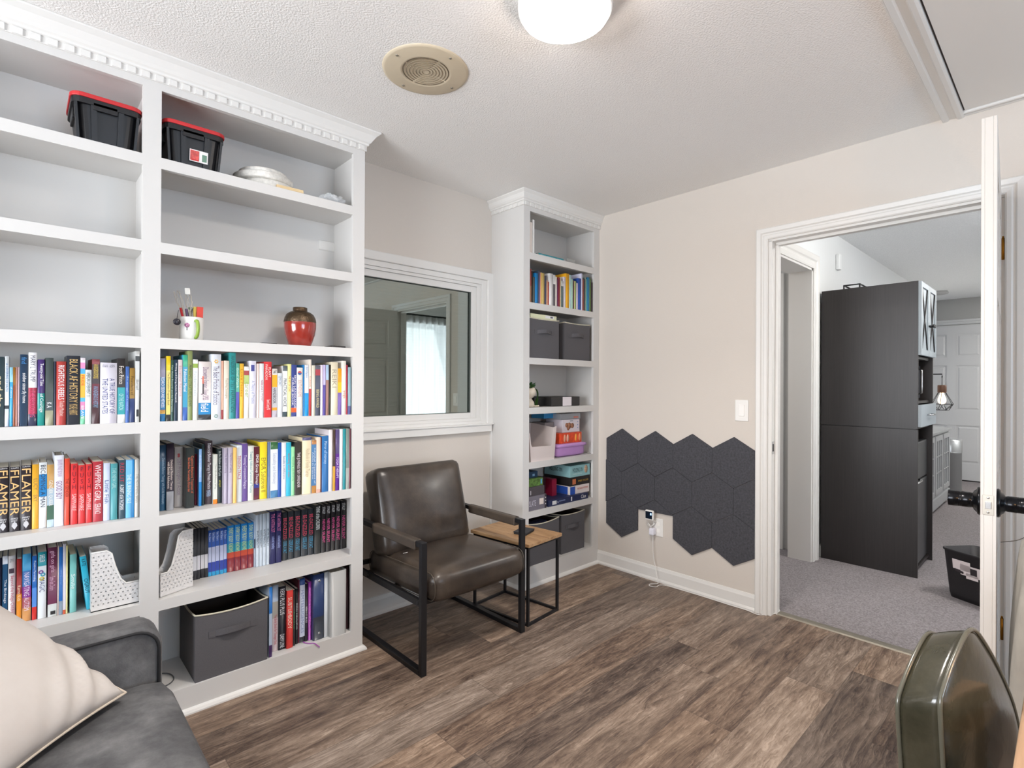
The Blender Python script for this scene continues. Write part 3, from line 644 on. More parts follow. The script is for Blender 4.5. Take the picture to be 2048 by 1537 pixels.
for y in (.0,TH): bm = nb(); tube(bm, [(p.x,y,p.y-.5*y) for p in [c0+(q-c0)*1.008 for q in OD]], .0034, 8, closed=True); link('piping', bm, mat('58564a',.25,coat=.4), bk)
bm = softbox(.46,.44,.09,.035,(0,0,.012)); bmesh.ops.translate(bm, verts=bm.verts, vec=(.18,-.27,.44)); link('seat', bm, M_vinyl, t)
bm = nb(); tube(bm, [(.18,TH+.02,.60),(.18,TH+.03,.45),(.18,TH-.05,.39),(.18,-.2,.39)], .014, 8); link('back_bracket', bm, M_chrome, t)
bm = nb(); lathe(bm, [(.03,.07),(.03,.20),(.02,.21),(.02,.40)], .18, -.24, n=20); link('column', bm, M_chrome, t)
for k in range(4):
    a = k*pi/2+.6; bm = nb(); tube(bm, [(.18+.03*cos(a),-.24+.03*sin(a),.12),(.18+.25*cos(a),-.24+.25*sin(a),.075)], [.018,.012], 8); lg = link('leg', bm, M_chrome, t)
    bm = nb(); lathe(bm, [(.008,-.012),(.028,-.012),(.030,-.006),(.030,.006),(.028,.012),(.008,.012)], n=16, M=Matrix.Translation((.18+.25*cos(a),-.24+.25*sin(a),.031)) @ Matrix.Rotation(a+pi/2,4,'Z') @ Matrix.Rotation(pi/2,4,'Y')); link('caster', bm, M_blackpl, lg)
M_desk = wood_mat('tan_desk', [(.3,'a08468'),(.6,'b4967a'),(.8,'a88c70')], .5, 12, 'X', .1)
t = thing('desk','tan wooden desk behind the green desk chair','desk',(-2.44,-2.236,0))
link('desk_top', B(-.10,.655,-.62,0,.725,.752), M_desk, t, bevel=.003)
for x in (-.09,.605):
    for y in (-.60,-.06): link('leg', B(x,x+.04,y,y+.04,0,.725), M_desk, t, bevel=.002)
link('apron', B(-.05,.605,-.045,-.03,.66,.725), M_desk, t)
t = thing('desk_lamp','small desk lamp with a warm glowing globe on the tan desk','desk lamp',(-1.95,-2.70,.7525))
bm = nb(); lathe(bm, [(.001,0),(.065,0),(.065,.010),(.055,.016),(.012,.022),(.001,.022)], n=28, cap=False); link('base', bm, M_black, t)
bm = nb(); tube(bm, [(0,0,.02),(0,0,.345)], .006, 8); lathe(bm, [(.006,.34),(.022,.345),(.024,.362),(.006,.362)], n=18); link('stem', bm, M_black, t)
bm = nb(); lathe(bm, [(.02,.36),(.042,.375),(.055,.405),(.055,.425),(.042,.455),(.02,.470),(.001,.473)], n=28, cap=False); link('globe', bm, mat('ffc48a',.4,emit=50), t, smooth=True)
t = thing('cloth_bag','limp pale grey cloth bag hanging from the door knob','bag',(-.845,-2.245,.08))
bm = softbox(.24,.11,.76,.05,(0,.02,0),n=20)
for v in bm.verts:
    f = (v.co.z+.38)/.76; v.co.x *= 1-.45*max(0,f-.75)/.25; v.co.y *= (1.25-.35*f); v.co.y += .006*sin(v.co.x*50+v.co.z*6); v.co.z += .38
link('bag_body', bm, mat('a9a49b',.9,var=.3,scale=5,bump=.3,bscale=30,stretch=(4,1,1)), t)
bm = nb(); tube(bm, smooth_path([(-.05,.0,.73),(-.03,.015,.79),(.0,.035,.846),(.03,.015,.79),(.05,0,.73)]), .004, 6); link('cord_handle', bm, mat('7c776c',.9), t)
bm = nb(); tube(bm, smooth_path([(-.02,.03,.76),(-.05,.06,.735),(-.03,.10,.715)]), .0012, 5); link('loose_thread', bm, mat('4c463e',.9), t)

# ================================================================ HALL
M_cab = wood_mat('espresso_cabinet', [(.3,'1e1a19'),(.55,'262120'),(.8,'302a28')], .38, 60, 'Z', .08)
t = thing('kitchen_cabinet','tall espresso brown cabinet with drawer and open niches in the hall','cabinet',(1.28,-1.035,.004))
Wc, Dc, Hc = .54, .565, 1.94
for z0, z1 in ((0,.968),(.972,Hc)): link('side_panel', B(0,.018,-Dc,0,z0,z1), M_cab, t, bevel=.001)
link('side_panel', B(Wc-.018,Wc,-Dc,0,0,Hc), M_cab, t, bevel=.001)
link('back_panel', B(.018,Wc-.018,-.012,0,.02,Hc-.02), M_cab, t)
for z in (.02,.965,1.135,1.435,Hc-.018): link('shelf', B(.018,Wc-.018,-Dc+.02,-.012,z,z+.018), M_cab, t)
M_front = mat('8d959a',.45)
for i, (a, b) in enumerate(((.002,Wc/2-.002),(Wc/2+.002,Wc-.002))):
    bm = nb(); box(bm,a,b,-Dc-.010,-Dc,1.455,Hc-.003); frame(bm,a,b,1.455,Hc-.003,.035,.035,.035,.035,'y',-Dc-.018,-Dc-.010); dr = link('door', bm, M_front, t, bevel=.001)
    bm = nb(); xm = (a+b)/2
    tube(bm, [(a+.045,-Dc-.014,1.50),(b-.045,-Dc-.014,1.90)], .004, 4); tube(bm, [(b-.045,-Dc-.014,1.50),(a+.045,-Dc-.014,1.90)], .004, 4); link('cross_muntin', bm, M_cab, dr)
    bm = nb(); xk = b-.02 if i == 0 else a+.02; tube(bm, [(xk,-Dc-.018,1.66),(xk,-Dc-.042,1.66)], .007, 8); tube(bm, [(xk,-Dc-.042,1.66),(xk,-Dc-.050,1.66)], .012, 10); link('knob', bm, M_blackpl, dr)
dr = link('drawer', B(.002,Wc-.002,-Dc-.018,-Dc,.985,1.13), M_front, t, bevel=.001)
bm = nb(); tube(bm, [(.2,-Dc-.018,1.06),(.2,-Dc-.04,1.06),(.34,-Dc-.04,1.06),(.34,-Dc-.018,1.06)], .005, 8); link('handle', bm, M_chrome, dr)
t = thing('microwave','black microwave in the upper niche of the hall cabinet','microwave',(1.31,-1.10,1.158))
link('case', B(0,.48,-.42,0,0,.26), M_blackpl, t, bevel=.004); link('glass_door', B(.02,.36,-.434,-.42,.015,.245), mat('0e0f12',.12), t, bevel=.003); link('control_panel', B(.37,.47,-.432,-.42,.015,.245), mat('3a3c40',.3), t)
bm = nb(); tube(bm, [(.35,-.434,.04),(.35,-.46,.05),(.35,-.46,.21),(.35,-.434,.22)], .006, 8); link('handle', bm, M_chrome, t)
t = thing('mini_fridge','black two-door mini fridge in the bottom of the hall cabinet','fridge',(1.305,-1.06,.046))
link('body', B(0,.49,-.46,0,0,.83), M_blackpl, t, bevel=.004); link('freezer_door', B(0,.49,-.512,-.463,.575,.83), mat('3a3b3d',.35,metal=.4), t, bevel=.008); link('fridge_door', B(0,.49,-.512,-.463,.0,.565), mat('3a3b3d',.35,metal=.4), t, bevel=.008)
bm = nb(); tube(bm, [(.03,-.50,.575),(.03,-.525,.565),(.2,-.525,.565),(.22,-.50,.575)], .008, 8); link('handle', bm, M_chrome, t)
bm = nb(); tube(bm, [(0,-.20,.006),(0,-.20,.05),(.17,-.20,.05),(.17,-.20,.006)], .006, 6); tube(bm, [(0,-.10,.006),(0,-.10,.05),(.17,-.10,.05),(.17,-.10,.006)], .006, 6); tube(bm, [(0,-.20,.05),(0,-.10,.05)], .005, 6); tube(bm, [(.17,-.20,.05),(.17,-.10,.05)], .005, 6)
o = link('wire_rack', bm, M_black, loc=(1.44,-1.035,1.944)); tag(o,'small black wire rack on top of the hall cabinet','rack')
M_grey = mat('9b9d9e',.5,var=.08,scale=12)
t = thing('sideboard','grey sideboard with glazed panel doors beyond the hall cabinet','sideboard',(3.0,-1.035,.004))
link('top', B(-.02,1.36,-.36,0,.785,.812), M_grey, t, bevel=.004); link('body', B(0,1.34,-.335,0,.14,.785), M_grey, t, bevel=.002); link('plinth', B(0,1.34,-.35,0,.06,.16), M_grey, t, bevel=.004)
for k in range(3):
    a = .03+k*.44; bm = nb(); frame(bm,a,a+.40,.19,.765,.05,.05,.05,.05,'y',-.352,-.335); dr = link('door', bm, M_grey, t, bevel=.002)
    link('glass', B(a+.05,a+.35,-.340,-.336,.24,.715), mat('c4c8ca',.2), dr)
    bm = nb()
    for u in (.15,.25): box(bm,a+u-.004,a+u+.004,-.349,-.340,.24,.715)
    for u in (.40,.56): box(bm,a+.05,a+.35,-.349,-.340,u-.004,u+.004)
    link('muntins', bm, M_grey, dr)
for x in (.06,1.28):
    for y in (-.31,-.05): bm = nb(); lathe(bm, [(.006,-.012),(.026,-.012),(.028,0),(.026,.012),(.006,.012)], n=14, M=Matrix.Translation((x,y,.029)) @ Matrix.Rotation(pi/2,4,'Y')); tube(bm, [(x,y,.03),(x,y,.07)], .008, 6); link('caster', bm, M_chrome, t)
t = thing('trash_can','tall brushed steel trash can beside the grey sideboard','trash can',(4.60,-1.33,.004))
bm = nb(); lathe(bm, [(.12,0),(.125,.02),(.125,.52),(.128,.53)], n=32); link('body', bm, mat('8f9192',.4,metal=.7), t); bm = nb(); lathe(bm, [(.128,.53),(.130,.66),(.11,.672),(.01,.676)], n=32, cap=False); link('lid', bm, mat('c6c8ca',.25,metal=.8), t)
t = thing('pendant_lamp','wire cage lamp with wood socket hanging from a wall arm in the hall','pendant lamp',(3.2,-1.467,1.37))
bm = nb(); tube(bm, [(0,.43,.0),(0,0,0),(0,0,-.03)], .006, 8); tube(bm, [(0,.0,-.03),(0,0,-.10)], .0025, 6); tube(bm, [(0,.445,0),(0,.432,0)], .04, 16); link('wall_arm', bm, M_black, t)
bm = nb(); lathe(bm, [(.030,-.10),(.034,-.105),(.034,-.165),(.030,-.17)], n=20); link('socket', bm, wood_mat('walnut_socket',[(.3,'5a3c2c'),(.7,'8a6048')],.5,20,'Z'), t)
bm = nb(); n = 6; up = [(.03*cos(k*2*pi/n),.03*sin(k*2*pi/n),-.17) for k in range(n)]; md = [(.088*cos(k*2*pi/n),.088*sin(k*2*pi/n),-.275) for k in range(n)]; lo = [(.05*cos((k+.5)*2*pi/n),.05*sin((k+.5)*2*pi/n),-.33) for k in range(n)]
for k in range(n):
    for a, b in ((up[k],md[k]),(md[k],md[(k+1)%n]),(md[k],lo[k]),(md[(k+1)%n],lo[k]),(lo[k],lo[(k+1)%n])): tube(bm, [a,b], .0022, 5)
link('wire_cage', bm, M_black, t)
bm = nb(); lathe(bm, [(.012,-.17),(.018,-.19),(.030,-.225),(.032,-.245),(.024,-.268),(.004,-.278)], n=18, cap=False); link('bulb', bm, mat('ffe9c8',.2,emit=1.2), t, smooth=True)
t = thing('wastebasket','black plastic wastebasket with a torn white sticker on the hall carpet','wastebasket',(1.075,-1.752,.004),R(0))
ax = Vector((-.46,-.888)); ay = Vector((.80,-.60)); ay.normalize()
def wb(f, z, inset=0):
    a, b = .33, .22; c = ax*(a/2)+ay*(b/2); out = []
    for u, v in ((-1,-1),(1,-1),(1,1),(-1,1)):
        for k in range(5):
            r = .035; th = {(-1,-1):pi,(1,-1):3*pi/2,(1,1):0,(-1,1):pi/2}[(u,v)]+k*pi/8
            pu = u*(a/2-r)+r*cos(th); pv = v*(b/2-r)+r*sin(th); s = f
            p = c + ax*(pu*s-(inset*u)) + ay*(pv*s-(inset*v)); out.append((p.x,p.y,z))
    return out
bm = nb(); rg = [[bm.verts.new(p) for p in wb(f,z)] for f, z in ((.86,0),(.90,.03),(1.02,.272),(1.06,.276),(1.06,.286),(1.0,.286),(.86,.02))]
for A, C in zip(rg, rg[1:]):
    for k in range(20): bm.faces.new((A[k],A[(k+1)%20],C[(k+1)%20],C[k])).smooth = True
bm.faces.new(rg[0]); bm.faces.new(rg[-1]); bmesh.ops.recalc_face_normals(bm, faces=bm.faces[:]); link('bin_body', bm, mat('1a1719',.55,bump=.1,bscale=300), t)
def onface(u, z, off=.004):
    f = .885+(z/.272)*.135; c = ax*.165+ay*.11; p = c + ax*((u-.165)*f) - ay*(.11*f+off); return (p.x,p.y,z)
bm = nb(); 
for (u0,u1,z0,z1) in ((.06,.155,.18,.235),(.10,.205,.155,.215),(.13,.195,.14,.17)): bm.faces.new([bm.verts.new(onface(*q, .004)) for q in ((u0,z0),(u1,z0),(u1,z1),(u0,z1))])
st = link('sticker', bm, mat('cfc3c2',.7), t)
sl = st.modifiers.new('thick','SOLIDIFY'); sl.thickness = .0006
bm = nb(); bm.faces.new([bm.verts.new(onface(*q, .0052)) for q in ((.155,.168),(.19,.168),(.19,.205),(.155,.205))]); bm.faces.new([bm.verts.new(onface(*q, .0052)) for q in ((.07,.166),(.118,.160),(.118,.174),(.07,.182))]); link('printed_patch', bm, mat('2a2226',.6), st)
t = thing('door_chime','slim white chime box high on the hall wall','wall sensor',(1.685,-1.02,2.225))
link('cover', B(-.028,.028,-.030,0,-.062,.062), mat('eceeee',.5), t, bevel=.008)
t = thing('smoke_detector','flat round smoke detector at the far end of the hall ceiling','smoke detector',(5.36,-1.146,CZ))
bm = nb(); lathe(bm, [(.001,-.035),(.09,-.033),(.10,-.02),(.085,0)], n=28, cap=False); link('cover', bm, mat('b4b4b4',.5), t)
t = thing('hanging_sign','small white box hanging from the hall ceiling beside the open door','sign',(4.0,-1.695,2.28))
link('box', B(-.02,.02,-.10,.03,.02,.20), mat('dcdad8',.5), t, bevel=.003); bm = nb(); tube(bm, [(0,-.03,.2),(0,-.03,.16+.0)], .004, 6); link('stem', bm, M_chrome, t)
link('dark_foot', B(-.018,.018,-.095,.025,-.04,.019), mat('7a7068',.5), t)
t = thing('sheer_curtain','white sheer curtain over the hall side window','curtain',(1.15,-3.10,.2))
bm = nb(); n = 90; A = []; C = []
for i in range(n+1):
    x = -.65+1.3*i/n; y = .02*sin(i*.9)+.008*sin(i*2.3); A.append(bm.verts.new((x,y,.02))); C.append(bm.verts.new((x,y*.8,1.98)))
for i in range(n): bm.faces.new((A[i],A[i+1],C[i+1],C[i])).smooth = True
cm = bpy.data.materials.new('sheer'); cm.use_nodes = True; tt = NT(cm); tt.n.remove(tt.n['Principled BSDF'])
a1 = tt.add('ShaderNodeBsdfTranslucent'); a1.inputs[0].default_value = (.6,.61,.63,1); a2 = tt.add('ShaderNodeBsdfDiffuse'); a2.inputs[0].default_value = (.6,.6,.6,1); a3 = tt.add('ShaderNodeMixShader'); tt.ln(a1.outputs[0],a3.inputs[1]); tt.ln(a2.outputs[0],a3.inputs[2])
a4 = tt.add('ShaderNodeBsdfTransparent'); a5 = tt.add('ShaderNodeMixShader'); a5.inputs[0].default_value = .06; tt.ln(a3.outputs[0],a5.inputs[1]); tt.ln(a4.outputs[0],a5.inputs[2]); tt.ln(a5.outputs[0],tt.n['Material Output'].inputs[0])
link('fabric', bm, cm, t); bm = nb(); tube(bm, [(-.7,0,1.99),(.7,0,1.99)], .012, 10); link('curtain_rod', bm, M_black, t)

# ================================================================ THINGS ON THE SHELVES
def tote(name, label, x0, x1, z, y0, group, sticker):
    W_ = x1-x0; D_ = .235; H_ = .155
    t = thing(name, label, 'storage tote', ((x0+x1)/2, y0+D_/2, z), 0, group)
    def rg_(bm, hw, hd, zz, r=.03): return [bm.verts.new((a,b,zz)) for a, b in rr_path(hw,hd,r,5)]
    bm = nb(); rs = [rg_(bm, (W_/2-.012)*f, (D_/2-.012)*f, zz) for f, zz in ((.84,0),(.855,.004),(.97,H_-.030))] + [rg_(bm, W_/2-.004, D_/2-.004, zz) for zz in (H_-.030,H_-.008)]
    for A, C in zip(rs, rs[1:]):
        for k in range(len(A)): bm.faces.new((A[k],A[(k+1)%len(A)],C[(k+1)%len(A)],C[k]))
    bm.faces.new(rs[0]); bm.faces.new(rs[-1])
    # ribs
    for sx in (-1,1):
        for u in (.34,.42,.86):
            xx = sx*W_/2*u*.9; v = [bm.verts.new(p) for p in ((xx-.004,-D_/2*.835,.006),(xx+.004,-D_/2*.835,.006),(xx*1.1+.004,-D_/2*.945,H_-.03),(xx*1.1-.004,-D_/2*.945,H_-.03),(xx-.004,-D_/2*.835+.02,.006),(xx+.004,-D_/2*.835+.02,.006),(xx*1.1+.004,-D_/2*.945+.02,H_-.03),(xx*1.1-.004,-D_/2*.945+.02,H_-.03))]
            for q_ in ((0,1,2,3),(0,4,5,1),(1,5,6,2),(2,6,7,3),(3,7,4,0)): bm.faces.new([v[i] for i in q_])
    bmesh.ops.recalc_face_normals(bm, faces=bm.faces[:]); link('tub', bm, M_blackpl, t)
    for yy, s in ((0,-1),(0,1)): link('latch_handle', B(min(s*W_*.40,s*W_*.455),max(s*W_*.40,s*W_*.455),-.05,.05,H_-.065,H_-.028), M_blackpl, t, bevel=.003)
    link('latch', B(-W_*.2,W_*.14,-D_/2+.004,-D_/2+.012,H_-.045,H_-.02), M_blackpl, t, bevel=.002)
    bm = nb(); rs = [rg_(bm, W_/2, D_/2, H_-.010, .034), rg_(bm, W_/2, D_/2, H_+.003, .034), rg_(bm, W_/2-.005, D_/2-.005, H_+.006, .03), rg_(bm, W_/2-.018, D_/2-.018, H_+.003, .02)]
    for A, C in zip(rs, rs[1:]):
        for k in range(len(A)): bm.faces.new((A[k],A[(k+1)%len(A)],C[(k+1)%len(A)],C[k]))
    bm.faces.new(rs[0]); bm.faces.new(rs[-1]); bmesh.ops.recalc_face_normals(bm, faces=bm.faces[:]); link('lid', bm, M_red, t, bevel=.0015)
    if sticker:
        M_ = Matrix.Rotation(R(-8),4,'X')
        s_ = link('sticker', B(-.03,.032,-.0008,0,-.022,.022), mat('e8e4e2',.5), t, loc=(.012,-D_/2*.873,.048)); s_.rotation_euler = (R(6.5),0,0)
        link('picture_patch', B(-.028,.002,-.0014,-.0008,-.018,.019), mat('c8504a',.5,var=.9,scale=60), s_); link('barcode', B(.012,.028,-.0014,-.0008,-.016,.010), mat('6a8a78',.5), s_); link('red_line', B(-.026,.0,-.002,-.0014,-.019,-.014), mat('c42a2a',.5), s_)
    return t
tote('storage_tote','black tote with red lid at the end of the left bay top shelf', -2.868, -2.664, 2.0796, .004, 'red-lidded black totes on the top shelves', False)
tote('storage_tote','black tote with red lid and small sticker at left of the right bay top shelf', -2.604, -2.392, 2.0796, .006, 'red-lidded black totes on the top shelves', True)
# distressed round stands
M_chip = mat('dcd9d2',.7,var=.35,scale=55,bump=.6,bscale=60)
for i, (dx, dz, rr, hh, ph) in enumerate(((.012,.0,.112,.038,'lowest of the stack'),(-.004,.0385,.120,.028,'in the middle of the stack'),(-.004,.067,.098,.022,'topmost of the stack'))):
    bm = nb(); lathe(bm, [(.001,0),(rr-.004,0),(rr,.003),(rr,hh-.003),(rr-.004,hh),(rr-.014,hh),(rr-.016,hh-.006),(.001,hh-.006)], n=40, cap=False)
    o = link('round_tray', bm, M_chip, loc=(-2.205+dx,.142,2.0798+dz)); o.rotation_euler = (0,0,i); tag(o,'chipped white round tray '+ph+' on the top shelf','tray','chipped white round trays')
bm = nb(); box(bm,-.055,.055,-.01,.01,0,.017); o = link('wood_block', bm, wood_mat('pale_pine',[(.3,'d8bc8c'),(.7,'e6cfa6')],.6,10), loc=(-2.14,.022,2.0796)); o.rotation_euler = (0,0,-.05); tag(o,'pale wood strip in front of the round trays','wood strip')
bm = nb(); bmesh.ops.create_icosphere(bm, subdivisions=4, radius=1)
for v in bm.verts:
    n_ = 1+.22*sin(v.co.x*7+v.co.y*5)+.12*sin(v.co.y*13+v.co.z*9); v.co = Vector((v.co.x*.055*n_, v.co.y*.045*n_, max(-.0,(v.co.z+.25)*.035*n_)))
o = link('plastic_bag', bm, mat('dfe2e4',.15,alpha=.45), loc=(-1.93,.07,2.0796)); tag(o,'crumpled clear plastic bag at right end of the top shelf','plastic bag')
# mug with pens
t = thing('mug','white mug with green handle and small tree logo','mug',(-2.497,.068,1.4186))
bm = nb(); lathe(bm, [(.001,.0),(.036,.0),(.041,.004),(.041,.088),(.0395,.090),(.038,.088),(.037,.008),(.001,.007)], n=36, cap=False); link('cup', bm, M_white, t)
bm = nb(); tube(bm, smooth_path([(r_*.16,-r_*.987,z_) for r_, z_ in ((.038,.074),(.055,.071),(.063,.045),(.056,.018),(.039,.008))]), .0062, 8); link('handle', bm, mat('8aa840',.35), t)
bm = nb()
for a_, z_, r_ in ((-.0,.055,.009),): lathe(bm, [(.001,0),(.009,0),(.009,.0008),(.001,.001)], n=16, M=Matrix.Rotation(-.55,4,'Z') @ Matrix.Translation((-.0,-.0413,.056)) @ Matrix.Rotation(pi/2,4,'X'), cap=False)
lg = link('tree_logo', bm, mat('b87aa0',.5,var=1.6,scale=160), t)
link('logo_trunk', B(-.0012,.0012,-.0422,-.0414,.036,.049), mat('3a3040',.5), lg).rotation_euler = (0,0,-.55)
def stick(name, label, cat, x, y, z0, dx, dy, L, r, m, build=None):
    t_ = thing(name, label, cat, (-2.497+x,.068+y,1.4186+z0)); t_.rotation_euler = (math.atan2(-dy,1), math.atan2(dx,1), 0)
    bm = nb()
    if build: build(bm, L)
    else: tube(bm, [(0,0,0),(0,0,L)], r, 8)
    link('body', bm, m, t_); return t_
stick('pen','red pen leaning left in the mug','pen',-.012,0,.012,-.22,0,.115,.0045,M_red)
stick('pen','purple pen in the mug beside the red pen','pen',-.003,.006,.012,-.12,.0,.112,.0045,mat('6b5a78',.4))
stick('pen','silver pen upright in the mug','pen',.008,-.006,.012,-.06,0,.11,.0035,M_chrome)
stick('scissors','pale metal scissors blades standing in the mug','scissors',.004,.012,.012,-.05,0,.11,.004,mat('d8cfc4',.35,metal=.5), lambda bm,L: (box(bm,-.006,.004,-.001,.001,0,L), box(bm,-.001,.009,.001,.003,0,L-.01)))
stick('note_pad','red striped note pad standing in the mug','note pad',.024,.004,.02,.03,0,.115,.004,mat('e04a3c',.6), lambda bm,L: (box(bm,-.008,.014,-.003,.003,0,L),))
stick('note_pad','yellow note pad standing beside the red one','note pad',.010,.012,.02,.04,0,.115,.004,mat('e8d060',.6), lambda bm,L: (box(bm,-.005,.006,-.003,.003,0,L),))
stick('note_pad','green note pad behind the yellow one','note pad',.002,.020,.02,.04,0,.112,.004,mat('3e7a5a',.6), lambda bm,L: (box(bm,-.012,.006,-.002,.002,0,L),))
def wand(bm, L):
    for k in range(5):
        a = k*1.3; tube(bm, smooth_path([(0,0,0),(.003*cos(a),.003*sin(a),L*.5),(.012*cos(a),.008*sin(a),L*.75),(.010*cos(a+1),.006*sin(a+1),L)]), .0011, 5)
stick('wire_wand','bundle of twisted silver wire stems leaning left in the mug','wire stems',-.004,.0,.03,-.30,0,.165,.002,mat('cfc8bc',.35,metal=.6), wand)
stick('wire_wand','upright silver wire stems with a square tag','wire stems',.002,.004,.03,-.08,0,.175,.002,mat('cfc8bc',.35,metal=.6), lambda bm,L: (wand(bm,L*.85), box(bm,-.011,.007,-.001,.001,L*.86,L)))
bm = nb(); lathe(bm, [(.001,0),(.012,.0),(.013,.003),(.012,.006),(.001,.006)], n=20, M=Matrix.Rotation(pi/2,4,'X'), cap=False); tube(bm, [(0,-.003,.012),(.002,-.003,.03),(.006,-.0,.045)], .001, 5)
o = link('key_charm', bm, mat('2a2830',.3), loc=(-2.553,.03,1.484)); tag(o,'dark round key charm hanging off the left of the mug','charm')
# vase
t = thing('vase','red glazed vase with bronze shoulder and short neck','vase',(-2.055,.118,1.4186))
k = 1.0
bm = nb(); lathe(bm, [(.001,0),(.042,0),(.046,.004),(.052,.02),(.0635,.055),(.0685,.085),(.069,.108),(.0685,.111)], n=48, cap=False); link('glazed_body', bm, mat('962e24',.14,var=.25,scale=22,coat=.8,name='red_glaze'), t)
bm = nb(); lathe(bm, [(.0688,.111),(.069,.116),(.066,.132),(.058,.148),(.044,.158),(.033,.162),(.031,.165),(.031,.178),(.029,.180),(.026,.178),(.026,.14),(.001,.13)], n=48, cap=False); link('bronze_shoulder', bm, mat('5c4a38',.32,metal=.75,var=.3,scale=90,bump=.7,bscale=110,name='hammered_bronze'), t)
tag(link('phone', B(-.035,.035,-.04,.04,0,.009), mat('2b2625',.4), loc=(-1.918,.055,1.4186), bevel=.003), 'flat black object lying right of the vase', 'phone')
tag(link('coaster', B(-.03,.03,-.03,.03,0,.004), mat('3a3230',.5), loc=(-2.22,.045,1.4186), bevel=.001), 'thin dark card lying left of the vase', 'card')

# fabric bins
def fabric_bin(label, x0, x1, y0, z, H, D=.255, rz=0, sag=.012, group='grey fabric cube bins'):
    Wb = x1-x0; t = thing('fabric_bin', label, 'fabric bin', ((x0+x1)/2, y0, z), rz, group)
    n = 12; th = .004
    bm = nb()
    def rim(u): return H - sag*(1-(2*u-1)**2)
    def wall(p, q_, inn):
        A = [bm.verts.new((p[0]+(q_[0]-p[0])*i/n, p[1]+(q_[1]-p[1])*i/n, 0)) for i in range(n+1)]; C = [bm.verts.new((p[0]+(q_[0]-p[0])*i/n, p[1]+(q_[1]-p[1])*i/n, rim(i/n))) for i in range(n+1)]
        A2 = [bm.verts.new((v.co.x+inn[0]*th, v.co.y+inn[1]*th, 0)) for v in A]; C2 = [bm.verts.new((v.co.x+inn[0]*th, v.co.y+inn[1]*th, v.co.z)) for v in C]
        for i in range(n):
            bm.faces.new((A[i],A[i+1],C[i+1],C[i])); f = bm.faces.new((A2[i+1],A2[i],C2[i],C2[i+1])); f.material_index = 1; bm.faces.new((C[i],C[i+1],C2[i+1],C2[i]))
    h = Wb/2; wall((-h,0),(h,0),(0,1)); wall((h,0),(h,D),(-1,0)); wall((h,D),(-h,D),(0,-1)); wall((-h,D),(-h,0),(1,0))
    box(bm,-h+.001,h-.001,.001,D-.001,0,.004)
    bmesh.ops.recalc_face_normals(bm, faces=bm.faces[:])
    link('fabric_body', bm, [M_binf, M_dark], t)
    pts = []
    for (p, q_) in (((-h,0),(h,0)),((h,0),(h,D)),((h,D),(-h,D)),((-h,D),(-h,0))):
        for i in range(n): pts.append((p[0]+(q_[0]-p[0])*i/n, p[1]+(q_[1]-p[1])*i/n, rim(i/n)))
    bm = nb(); tube(bm, pts, .0035, 6, closed=True); link('rim_binding', bm, M_bintrim, t)
    bm = nb(); zz_ = H*.66; hw = Wb*.24; prev = None
    for i in range(13):
        u = i/12; x = -hw+2*hw*u; y = -.002-.020*sin(pi*u); z_ = zz_+.006*(1-(2*u-1)**2)-.0
        cur = [bm.verts.new((x,y,z_-.012)), bm.verts.new((x,y,z_+.012)), bm.verts.new((x,y+.0018,z_+.012)), bm.verts.new((x,y+.0018,z_-.012))]
        if prev:
            for k_ in range(4): bm.faces.new((prev[k_],cur[k_],cur[(k_+1)%4],prev[(k_+1)%4]))
        prev = cur
    for s in (-1,1): box(bm,min(s*hw,s*(hw+.022)),max(s*hw,s*(hw+.022)),-.003,-.0005,zz_-.013,zz_+.013)
    bmesh.ops.recalc_face_normals(bm, faces=bm.faces[:]); link('handle', bm, M_binf, t)
    return t
fabric_bin('large grey fabric bin on the bottom shelf left of the books', -2.490, -2.226, .008, .1006, .258, .262, 0, .012)
fabric_bin('grey fabric bin holding a cream box in the corner bookcase', -.690, -.414, .010, 1.4206, .250, .255, 0, .004)
fabric_bin('grey fabric bin without contents right of the one with a cream box', -.345, -.078, .022, 1.4206, .250, .25, 0, .004)
fabric_bin('grey fabric bin on the lowest corner shelf behind the side table', -.690, -.402, .012, .1256, .262, .255, 0, .014)
fabric_bin('grey fabric bin on the lowest corner shelf nearest the wall', -.358, -.119, .030, .1256, .262, .245, 0, .008)
t = thing('storage_box','cream box sticking out of the upper grey fabric bin','box',(-.552,.02,1.4256))
link('box_body', B(-.115,.128,0,.20,0,.275), mat('dfe0bc',.6), t, bevel=.003); link('label', B(.02,.10,-.0008,0,.254,.272), mat('e8e8e8',.6), t); link('label_print', B(.066,.088,-.0016,-.0008,.257,.269), mat('6a6a72',.6), t)
t = thing('packet','dark and gold packet inside the lowest left corner bin','packet',(-.55,.06,.135))
link('wrapper', B(-.09,.09,0,.06,0,.235), mat('23284a',.4,var=.8,scale=30), t, bevel=.01)

